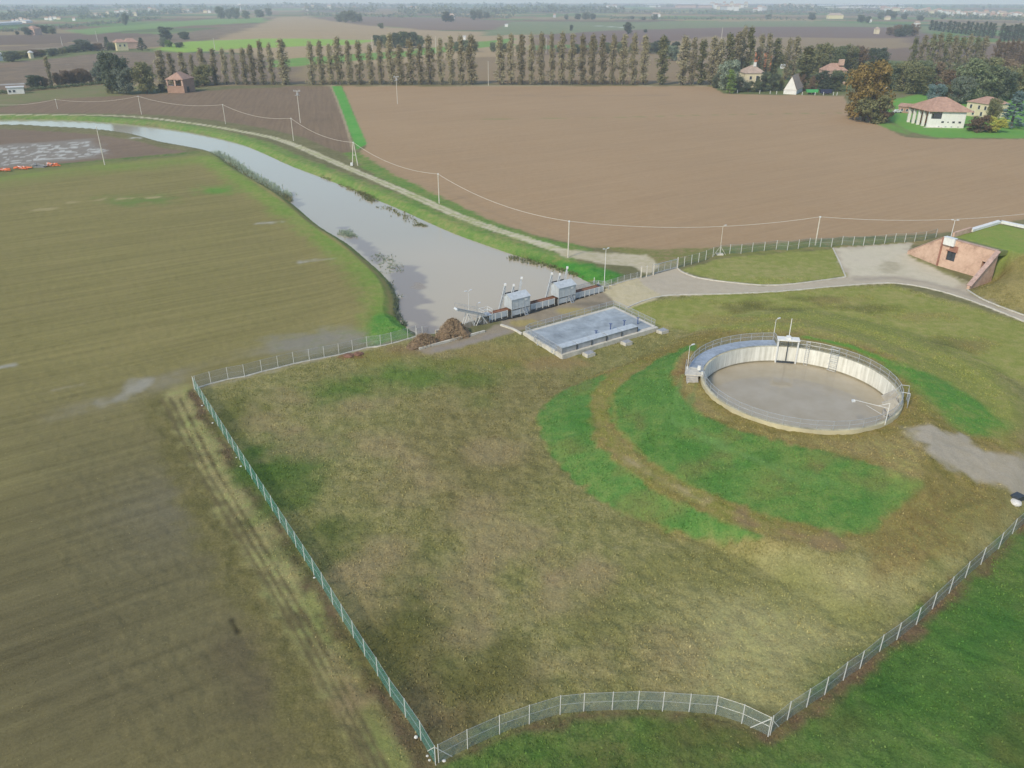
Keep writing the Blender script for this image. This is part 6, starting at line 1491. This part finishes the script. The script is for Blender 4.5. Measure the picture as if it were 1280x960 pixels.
# ================================================================== buildings of the plain
HM = {'white': mat('white_render', (.72, .71, .67), .85, 0, .12, .8, streak=.3), 'cream': mat('cream_render', (.66, .58, .40), .85, 0, .14, .8, streak=.3), 'pink': mat('pink_render', (.55, .38, .29), .85, 0, .18, .8),
      'brickw': mat('barn_brick', (.37, .235, .17), .9, 0, .25, 1.5), 'yellow': mat('yellow_render', (.68, .60, .36), .85, 0, .12, .8), 'grey': mat('grey_render', (.45, .46, .46), .85, 0, .15, .8),
      'tile': mat('roof_tiles', (.42, .27, .20), .9, 0, .3, 1.2, col2=(.28, .17, .13)), 'tile_pale': mat('weathered_tiles', (.44, .34, .27), .9, 0, .25, 1.0), 'sheet': mat('pale_roof_sheet', (.60, .60, .58), .6, .1, .12, .8), 'orange': mat('orange_wall', (.60, .22, .10), .85, 0, .15, 1.0)}
def bld(name, label, px0, px1, depth, eave, rise, wall, roof, hip=.45, cat='building', group=None, wins=(), open_front=False, over=.45, z0=-.3, rz_add=0, ridge_across=False, dark=()):
    """house from the two front ground corners; local x along the front, y to the back"""
    a = gv(*px0); b = gv(*px1); L_ = (b - a).xy.length; rz = math.atan2(b.y - a.y, b.x - a.x) + rz_add
    r_ = thing(name, a, label, cat, group); r_.rotation_euler = (0, 0, rz)
    r_['size'] = L_
    w = MB(); w.prism([(0, 0), (L_, 0), (L_, depth), (0, depth)], z0, eave)
    if hip == 0:
        if ridge_across: w.add([(0, 0, eave), (L_, 0, eave), (L_ / 2, 0, eave + rise)], [(0, 1, 2)]); w.add([(0, depth, eave), (L_, depth, eave), (L_ / 2, depth, eave + rise)], [(0, 2, 1)])
        else: w.add([(0, 0, eave), (0, depth, eave), (0, depth / 2, eave + rise)], [(0, 2, 1)]); w.add([(L_, 0, eave), (L_, depth, eave), (L_, depth / 2, eave + rise)], [(0, 1, 2)])
    if wall: part('wall', w, wall, r_)
    o_ = over; rf = MB(); t = .12
    if ridge_across: e = [(-o_, -o_), (L_ + o_, -o_), (L_ + o_, depth + o_), (-o_, depth + o_)]; rg = [(L_ / 2, -o_ + hip * L_), (L_ / 2, depth + o_ - hip * L_)]
    else: e = [(-o_, -o_), (L_ + o_, -o_), (L_ + o_, depth + o_), (-o_, depth + o_)]; rg = [(-o_ + min(hip * depth, L_ * .49), depth / 2), (L_ + o_ - min(hip * depth, L_ * .49), depth / 2)]
    ze = eave - .04; zr = eave + rise
    vs = [(x, y, ze) for x, y in e] + [(x, y, zr) for x, y in rg]
    fs = [(0, 1, 5, 4), (2, 3, 4, 5), (1, 2, 5), (3, 0, 4)] if not ridge_across else [(0, 1, 4), (1, 2, 5, 4), (2, 3, 5), (3, 0, 4, 5)]
    if hip == 0: fs = [f for f in fs if len(f) == 4]
    vs2 = [(x, y, z + t) for x, y, z in vs]
    n = len(vs); rf.add(vs + vs2, [tuple(reversed(f)) for f in fs] + [tuple(i + n for i in f) for f in fs] + [(i, (i + 1) % 4, n + (i + 1) % 4, n + i) for i in range(4)])
    part('roof', rf, roof, r_)
    for (u, z, ww, hh) in wins:
        m_ = MB().box((u * L_, -.02, z + hh / 2), (ww, .12, hh)); wn = part('window', m_, M['glass'], r_)
        f_ = MB()
        for sx in (-1, 1): f_.box((u * L_ + sx * (ww / 2 + .05), -.05, z + hh / 2), (.12, .14, hh + .2))
        f_.box((u * L_, -.06, z - .06), (ww + .3, .18, .1)); part('frame', f_, M['white_paint'], wn)
    return r_, L_
# brick barn by the canal field: open upper floor on pillars
r_, L_ = bld('brick_barn', 'red brick barn with open upper floor and hipped tile roof at the purple field', (210, 116.2), (231, 116.4), 14, 7.4, 3.6, None, HM['tile'], .5, ridge_across=True)
D_ = 14
w = MB()
for a, b in (((0, 0), (L_, 0)), ((L_, 0), (L_, D_)), ((L_, D_), (0, D_)), ((0, D_), (0, 0))):
    pass
w.box((L_ / 2, .2, 1.85), (L_, .4, 4.3)); w.box((L_ - .2, D_ / 2 + .2, 3.55), (.4, D_ - .41, 7.7)); w.box((.2, D_ / 2, 1.85), (.4, D_ - .82, 4.3)); w.box((L_ / 2 - .2, D_ - .2, 3.55), (L_ - .41, .4, 7.7))
part('wall', w, HM['brickw'], r_)
for x in (.45, L_ * .5, L_ - .75): part('pillar', MB().box((x, .4, 5.65), (.9, .7, 3.3)), HM['pink'], r_)
part('loft_floor', MB().box((L_ / 2, D_ / 2, 3.9), (L_ - .9, D_ - 1, .2)), M['dark'], r_)
part('hay', MB().box((L_ * .42, D_ * .6, 4.9), (L_ * .6, D_ * .4, 1.8), 0, .85), M['twig'], r_)
part('doorway', MB().box((L_ + .02, D_ * .35, 1.6), (.1, 3, 3.2)), M['dark'], r_)
# white barn with pillared porch
pA, pB, pC = gv(1133, 152.5), gv(1158.5, 159.3), gv(1204, 160.3)
r_ = thing('white_barn', pB, 'white barn with a porch of white pillars and a hipped red tile roof', 'building')
ex = unit(pB, pC); Lf = (pC - pB).xy.length; La = (pA - pB).xy.length; ey = Vector((-ex.y, ex.x, 0)); La = max(La * .55, 16)
ey2 = unit(pB, pA)
def bp(u, v, z): q = ex * u + ey2 * v; return Vector((q.x, q.y, z))
Lv = (pA - pB).xy.length; EV = 6.6; px_ = 5.0
w = MB(); w.prism([tuple(bp(px_, 0, 0))[:2], tuple(bp(Lf, 0, 0))[:2], tuple(bp(Lf, Lv, 0))[:2], tuple(bp(px_, Lv, 0))[:2]], -.3, EV); part('wall', w, HM['white'], r_)
w = MB(); w.prism([tuple(bp(.02, .02, 0))[:2], tuple(bp(px_ + .01, .02, 0))[:2], tuple(bp(px_ + .01, .42, 0))[:2], tuple(bp(.02, .42, 0))[:2]], -.3, 3.6); part('porch_wall', w, HM['white'], r_)
for k in range(5):
    v = Lv * (.03 + .94 * k / 4); q = bp(.55, v + .3, EV / 2 - .15); part('pillar', MB().box(q, (1.15, 1.15, EV + .3), math.atan2(ex.y, ex.x)), HM['white'], r_)
w = MB(); w.beam(bp(.55, 0, EV - .45), bp(.55, Lv, EV - .45), 1.0, .8); part('porch_beam', w, HM['tile'], r_)
w = MB(); w.prism([tuple(bp(px_ - .03, Lv * .5, 0))[:2], tuple(bp(px_ + .05, Lv * .5, 0))[:2], tuple(bp(px_ + .05, Lv * .96, 0))[:2], tuple(bp(px_ - .03, Lv * .96, 0))[:2]], 0, EV - 1); part('porch_back_wall', w, HM['orange'], r_)
w = MB(); w.prism([tuple(bp(px_ - .04, Lv * .05, 0))[:2], tuple(bp(px_ + .05, Lv * .05, 0))[:2], tuple(bp(px_ + .05, Lv * .4, 0))[:2], tuple(bp(px_ - .04, Lv * .4, 0))[:2]], 0, EV - 1.6); part('barn_door', w, M['dark'], r_)
w = MB(); w.prism([tuple(bp(px_ * .35, -.02, 0))[:2], tuple(bp(px_, -.02, 0))[:2], tuple(bp(px_, .03, 0))[:2], tuple(bp(px_ * .35, .03, 0))[:2]], 3.65, EV - .6); part('porch_window', w, M['glass'], r_)
for u in (.33, .48, .63, .80): part('window', MB().box(bp(Lf * u + 1, -.0, 2.35), (1.0 if u != .48 else .6, .12, .75 if u != .48 else .4), math.atan2(ex.y, ex.x)), M['glass'], r_)
for u in (.25, .44, .6, .78): part('vent', MB().box(bp(Lf * u + 1, -.0, .45), (.6, .12, .4), math.atan2(ex.y, ex.x)), M['cover'], r_)
o_ = 1.0; e_ = [bp(-o_, -o_, EV), bp(Lf + o_ + 1.5, -o_, EV), bp(Lf + o_ + 1.5, Lv + o_, EV), bp(-o_, Lv + o_, EV)]
ra, rb = bp(Lf * .42, Lv * .5, EV + 5.0), bp(Lf * .68, Lv * .5, EV + 5.0)
vs = e_ + [ra, rb]; vs = vs + [v + Vector((0, 0, .15)) for v in vs]; fs = [(0, 1, 5, 4), (1, 2, 5), (2, 3, 4, 5), (3, 0, 4)]
w = MB(); w.add(vs, [tuple(reversed(f)) for f in fs] + [tuple(i + 6 for i in f) for f in fs] + [(i, (i + 1) % 4, 6 + (i + 1) % 4, 6 + i) for i in range(4)]); part('roof', w, HM['tile'], r_)
part('step_slab', MB().prism([tuple(bp(-1.4, -.8, 0))[:2], tuple(bp(px_ + 1, -.8, 0))[:2], tuple(bp(px_ + 1, -.05, 0))[:2], tuple(bp(-1.4, -.05, 0))[:2]], -.2, .25), M['pale_concrete'], r_)
bld('country_house', 'cream house with hipped tile roof behind the white barn', (1205.5, 144), (1234, 148.5), 11, 6.2, 2.6, HM['cream'], HM['tile'], .5, wins=((.2, 3.6, 1.2, 1.6), (.55, 3.6, 1.2, 1.6), (.82, 3.6, 1.2, 1.6), (.35, .8, 1.2, 1.7), (.7, .8, 1.2, 1.7)))
bld('brick_shed', 'low brick shed with tile roof beside the white barn porch', (1122, 140.5), (1138, 142), 6, 2.9, 1.2, HM['brickw'], HM['tile'], 0, wins=((.3, .9, 1, 1), (.7, .9, 1, 1)))
# car and trailer near it
def simple_car(label, px, py, rz, body, name='parked_car', L_=4.4):
    p = gv(px, py); r_ = thing(name, p, label, 'car'); r_.rotation_euler = (0, 0, rz)
    w = MB(); prof = [(-.5, .35), (.5, .35), (.5, .78), (.36, .84), (.2, 1.42), (-.28, 1.45), (-.47, .92), (-.5, .8)]
    n = len(prof); vs = [(x * L_, -.85, z) for x, z in prof] + [(x * L_, .85, z) for x, z in prof]
    w.add(vs, [tuple(range(n))[::-1], tuple(range(n, 2 * n))] + [(i, (i + 1) % n, n + (i + 1) % n, n + i) for i in range(n)]); part('body', w, body, r_)
    for sx in (-.31, .31):
        for sy in (-.86, .86): part('wheel', MB().tube((sx * L_, sy - .1, .33), (sx * L_, sy + .1, .33), .33, .33, 14), M['dark'], r_)
    part('side_window', MB().box((-.04 * L_, 0, 1.17), (.42 * L_, 1.74, .34), 0, .9), M['glass'], r_)
simple_car('white car parked on the grass beside the brick shed', 1121, 141, .3, M['white_paint'])
p = gv(1014.5, 118); r_ = thing('farm_trailer', p, 'bright green farm trailer on the edge of the big field', 'trailer')
part('body', MB().box((0, 0, 1.9), (6.2, 2.3, 1.5), 0, 1.08), mat('green_paint', (.08, .42, .14), .5, 0, .15, 1), r_)
for sx in (-1.2, 1.2):
    for sy in (-1.0, 1.0): part('wheel', MB().tube((sx, sy - .15, .55), (sx, sy + .15, .55), .55, .55, 14), M['dark'], r_)
part('drawbar', MB().beam((3.0, 0, .9), (5.0, 0, .7), .15, .15), M['dark_steel'], r_)
p = gv(1032, 118); r_ = thing('farm_trailer', p, 'dark blue covered trailer beside the bright green one', 'trailer')
part('body', MB().box((0, 0, 1.7), (6.6, 2.3, 2.0), 0, .92), mat('navy_cover', (.03, .035, .08), .6, 0, .2, 1), r_)
for sx in (-1.2, 1.2):
    for sy in (-1.0, 1.0): part('wheel', MB().tube((sx, sy - .15, .5), (sx, sy + .15, .5), .5, .5, 14), M['dark'], r_)
# farm houses
bld('farmhouse', 'grey tiled farmhouse with a white chimney among the garden shrubs', (929, 110), (955, 110), 16, 8.5, 4.2, HM['cream'], HM['tile_pale'], .5, wins=((.3, 5, 1.4, 1.8), (.62, 3, 1.6, 4.0)))
c = [o for o in bpy.data.objects if o.name.startswith('farmhouse')][-1]; part('chimney', MB().box((c['size'] * .55, 6, 13.2), (1.6, 1.2, 2.4)), HM['white'], c)
bld('brick_tower_house', 'orange brick house wall showing between the poplars, nearer the mast', (945.5, 92), (950, 92), 9, 15, 2, HM['orange'], HM['tile_pale'], .4)
bld('brick_tower_house', 'taller orange brick house wall between the poplars', (957, 88), (963, 88), 9, 13, 2.5, HM['orange'], HM['tile_pale'], .4)
bld('gable_house', 'white gable end of a long low farm building', (979, 117.5), (995, 118.3), 24, 2.4, 7.5, HM['white'], HM['tile_pale'], 0, ridge_across=True)
bld('farm_building', 'pink brick building with a stepped chimney behind the wide dark tree', (1030, 106), (1056, 106), 12, 8.5, 4, HM['pink'], HM['tile'], .4)
c = [o for o in bpy.data.objects if o.name.startswith('farm_building')][-1]; part('chimney', MB().box((c['size'] * .75, 3, 13.2), (3.0, 2.2, 3.6)), HM['pink'], c)
bld('farm_building', 'small pale roofed shed left of the pink brick building', (1035, 102), (1044, 102), 8, 9.2, 1.6, HM['white'], HM['tile_pale'], 0) if False else None
bld('garden_shed', 'small white shed on the lawn behind the farm poplars', (977, 86), (981, 86), 4, 2.4, .8, HM['white'], HM['sheet'], 0)
for i, (x, y) in enumerate(((913.5, 116.5), (921.5, 116.7), (949.5, 117), (962.5, 117.5), (970.5, 117.8), (1002.5, 119), (1018.5, 119.3), (1029, 119.3), (1041.5, 119.3), (1046, 119.3))):
    q = gv(x, y); o = MB().box(q + Zv(.8), (.3, .3, 2.0)).build('garden_post', M['post']); tag(o, f'pale garden post along the farm edge of the big field, {ORD[i]} from the willow', 'post', 'garden posts')
for i, (x, y, hh) in enumerate(((1103.5, 115.5, 4), (1106, 116, 3))):
    q = gv(x, y); o = MB().box(q + Zv(hh / 2), (1.6, 1.0, hh)).build('water_tank', M['lamp']); tag(o, ('tall white tank beside the golden tree', 'lower white tank beside the golden tree')[i], 'tank')
bld('long_shed', 'long white low shed at the frame edge before the vine rows', (10, 118), (31, 117), 5, 3.6, .5, HM['white'], HM['sheet'], 0, wins=((.15, 1, 1.2, 1.2), (.4, 1, 1.2, 1.2)))
bld('yellow_house', 'yellow house with long pink tile roof at the end of the hedgerow', (147, 63.5), (161, 63), 14, 8, 3, HM['yellow'], HM['tile'], .3, wins=((.3, 4, 1.6, 2), (.7, 4, 1.6, 2)))
bld('long_barn', 'long pink roofed barn attached behind the yellow house', (158, 60.5), (174, 60), 14, 6, 4, HM['pink'], HM['tile'], .3)
bld('white_shed', 'white shed at the frame edge beside the hedgerow', (-3, 76.5), (4.5, 76), 8, 6, 1.5, HM['white'], HM['sheet'], 0)
bld('round_kiosk', 'small pale hut in the middle of the hedgerow', (39, 73.2), (43, 73), 5, 5, 1.6, HM['cream'], HM['sheet'], .4)
bld('pink_farmhouse', 'far pink farmhouse among hazy trees', (44, 44), (53, 43.5), 14, 9, 4, HM['pink'], HM['tile'], .4)
bld('cottage', 'far white cottage with a dark tree on its side', (561, 26.5), (568, 26.5), 12, 13, 4, HM['white'], HM['tile_pale'], .3)
bld('hut', 'tiny white hut on the far marsh field', (631, 33.5), (635, 33.5), 6, 4, 1, HM['white'], HM['sheet'], 0)
bld('hut', 'tiny white hut above the poplar tops', (579, 50.5), (582, 50.5), 5, 4.5, 1, HM['white'], HM['sheet'], 0)
bld('house', 'white house with tiled roof on the edge of the far plain', (815.5, 21.5), (825.5, 21.5), 14, 8, 4, HM['white'], HM['tile_pale'], .3)
bld('cream_farm', 'cream farm building before the far town', (1036, 23.5), (1054, 23.5), 20, 9, 5, HM['yellow'], HM['tile_pale'], .4)
for i, (x, y, w_) in enumerate(((1087, 28, 5), (1097, 42.5, 4), (1147, 33.5, 6), (1110, 25, 6))): bld('house', ('pale house beyond the isolated clump, nearest the cream farm', 'tiny ruin at the end of the isolated clump', 'white house between the clump and the windbreak', 'long white house before the far town trees')[i], (x - w_ / 2, y), (x + w_ / 2, y), 10, 7, 3, HM['cream' if i % 2 else 'white'], HM['tile_pale'], .3)
bld('greenhouse', 'long white greenhouse roofs at the hazy frame edge', (-12, 32.5), (28, 30), 18, 4, 2, HM['white'], HM['sheet'], 0)
bld('greenhouse', 'shorter white greenhouse roof past the long one', (33, 28.8), (41, 28.4), 18, 4, 2, HM['white'], HM['sheet'], 0)
# water tower
p = gv(301, 13); D_ = p.length; r_ = thing('water_tower', p, 'white far water tower above the hazy trees', 'water tower')
k = D_ / F
MB().tube(p, p + Zv(4.0 * k), .45 * k, .35 * k, 10).build('shaft', HM['white'], r_); MB().tube(p + Zv(4.0 * k), p + Zv(5.6 * k), 1.0 * k, 2.6 * k, 14).tube(p + Zv(5.6 * k), p + Zv(6.4 * k), 2.6 * k, 2.2 * k, 14).build('tank', HM['white'], r_)
# villages and the town lost in haze
def village(spots, label, group, names='house'):
    for i, s in enumerate(spots):
        x, y, w_, hh = s[:4]; kd = s[4] if len(s) > 4 else 'w'
        b = gv(x, max(y, HY + 5.5)); k = b.length / F
        r_ = thing(names, b, label, 'house' if names == 'house' else 'warehouse', group)
        wm_ = HM[{'w': 'white', 'c': 'cream', 'p': 'pink', 'g': 'grey'}[kd]]; W_, H_ = w_ * k, hh * k; dd = W_ * .6 if names == 'house' else W_ * .35
        wl = MB().box((0, 0, H_ * .35), (W_, dd, H_ * .72)); part('wall', wl, wm_, r_)
        rf = MB(); z = H_ * .711; o_ = W_ * .05
        rf.add([(-W_/2-o_, -dd/2-o_, z), (W_/2+o_, -dd/2-o_, z), (W_/2+o_, dd/2+o_, z), (-W_/2-o_, dd/2+o_, z), (-W_/2*.7, 0, H_), (W_/2*.7, 0, H_)], [(0,1,5,4),(1,2,5),(2,3,4,5),(3,0,4),(0,3,2,1)])
        part('roof', rf, HM['tile_pale' if names == 'house' and i % 3 else ('tile' if names == 'house' else 'sheet')], r_)
ri = random.Random(21)
village([(17,28,3,3),(22,27.5,4,3),(27,27,3.5,4),(32,27,3,3,'c'),(36,27.5,3,3)], 'white house of the hazy hamlet behind the greenhouses', 'hamlet behind the greenhouses')
village([(59,25,4,3),(64,25.5,3,4),(69,24,4,3),(74,24.5,4,2.5,'c')], 'white house of the hazy hamlet beyond the pink farmhouse', 'hamlet beyond the pink farmhouse')
village([(93,26,3,3),(116,21,4,3,'g'),(121,21.5,4,4),(127,21.5,5,3),(135,18,3,3,'c')], 'hazy house of the scattered hamlet beside the long green hedge', 'hamlet beside the green hedge')
village([(147,16.5,5,3),(154,15.5,6,3.5),(159,16.5,4,3),(148,19,4,2.5),(169,20,5,4,'c')], 'white house of the far village behind the lone hazy tree', 'village behind the lone tree')
village([(188,14,4,4),(193,15,5,4,'c'),(197,16,4,3),(230,15.5,4,3.5,'c'),(235,16,4,4),(239,16,3,3)], 'pale house of the far village between the lone tree and the water tower', 'village before the water tower')
village([(257,16,4,3,'c'),(262,16,3,3),(380,12.5,4,3),(384,13,6,4),(391,9.5,3,3,'c'),(412,11.5,4,4.5),(443,12,3.5,3.5)], 'white far house on the plain between water tower and tan hill clump', 'far houses beyond the tan hill')
village([(515,13,4,4.5),(521,13,4,4,'c'),(533,13.5,5,4)], 'pale far house above the dark grove', 'far houses above the grove')
village([(693,22,3,4,'g'),(733,21,4,5,'g'),(760,10,4,3),(768,9.5,5,3)], 'hazy grey house behind the middle of the poplar row', 'far houses behind the poplar row')
village([(815,9,18,3),(857,9.5,22,4.5,'p'),(880,9.5,16,4,'p')], 'long hazy warehouse on the horizon above the wide poplar gap', 'warehouses on the horizon', 'warehouse')
village([(x, y, ri.uniform(3, 7), ri.uniform(3.5, 6.5), ri.choice('wwwcg')) for x, y in ((895,11),(899,12),(904,12.5),(908,12.5),(912,13),(917,12),(922,10.5),(926,9.5),(890,9.5),(905,9),(914,9.5),(932,9),(944,15),(949,14),(954,13),(898,9),(920,13.5))], 'white house of the hazy far town above the farm poplars', 'far town above the farm')
village([(x, y, ri.uniform(3, 6), ri.uniform(3, 4.5), ri.choice('wwcp')) for x, y in [(975 + i * 5.5, 9.2 + (i % 3) * .7) for i in range(9)]], 'pale house on the hazy horizon between the two far towns', 'houses between the far towns')
village([(x, 9.8, ri.uniform(14, 26), ri.uniform(2.5, 4)) for x in (1034, 1056, 1078, 1098, 1115)], 'long white warehouse of the far town by the cream farm', 'long warehouses of the far town', 'warehouse')
village([(x, y, ri.uniform(3, 6), ri.uniform(3, 5), ri.choice('wwcpg')) for x, y in [(1104 + i * 4.6, 12.5 + (i * 7 % 4) * .7 + i * .25) for i in range(16)]], 'pale house of the far town above the isolated clump', 'far town above the clump')
village([(x, y, ri.uniform(3, 6.5), ri.uniform(3, 5), ri.choice('wwwcpg')) for x, y in [(1180 + i * 4.3, 17.0 + (i * 5 % 4) * .8 + i * .14) for i in range(24)]], 'pale house of the far town behind the dark windbreak', 'far town behind the windbreak')
for o in list(bpy.data.objects):
    if 'size' in o: del o['size']
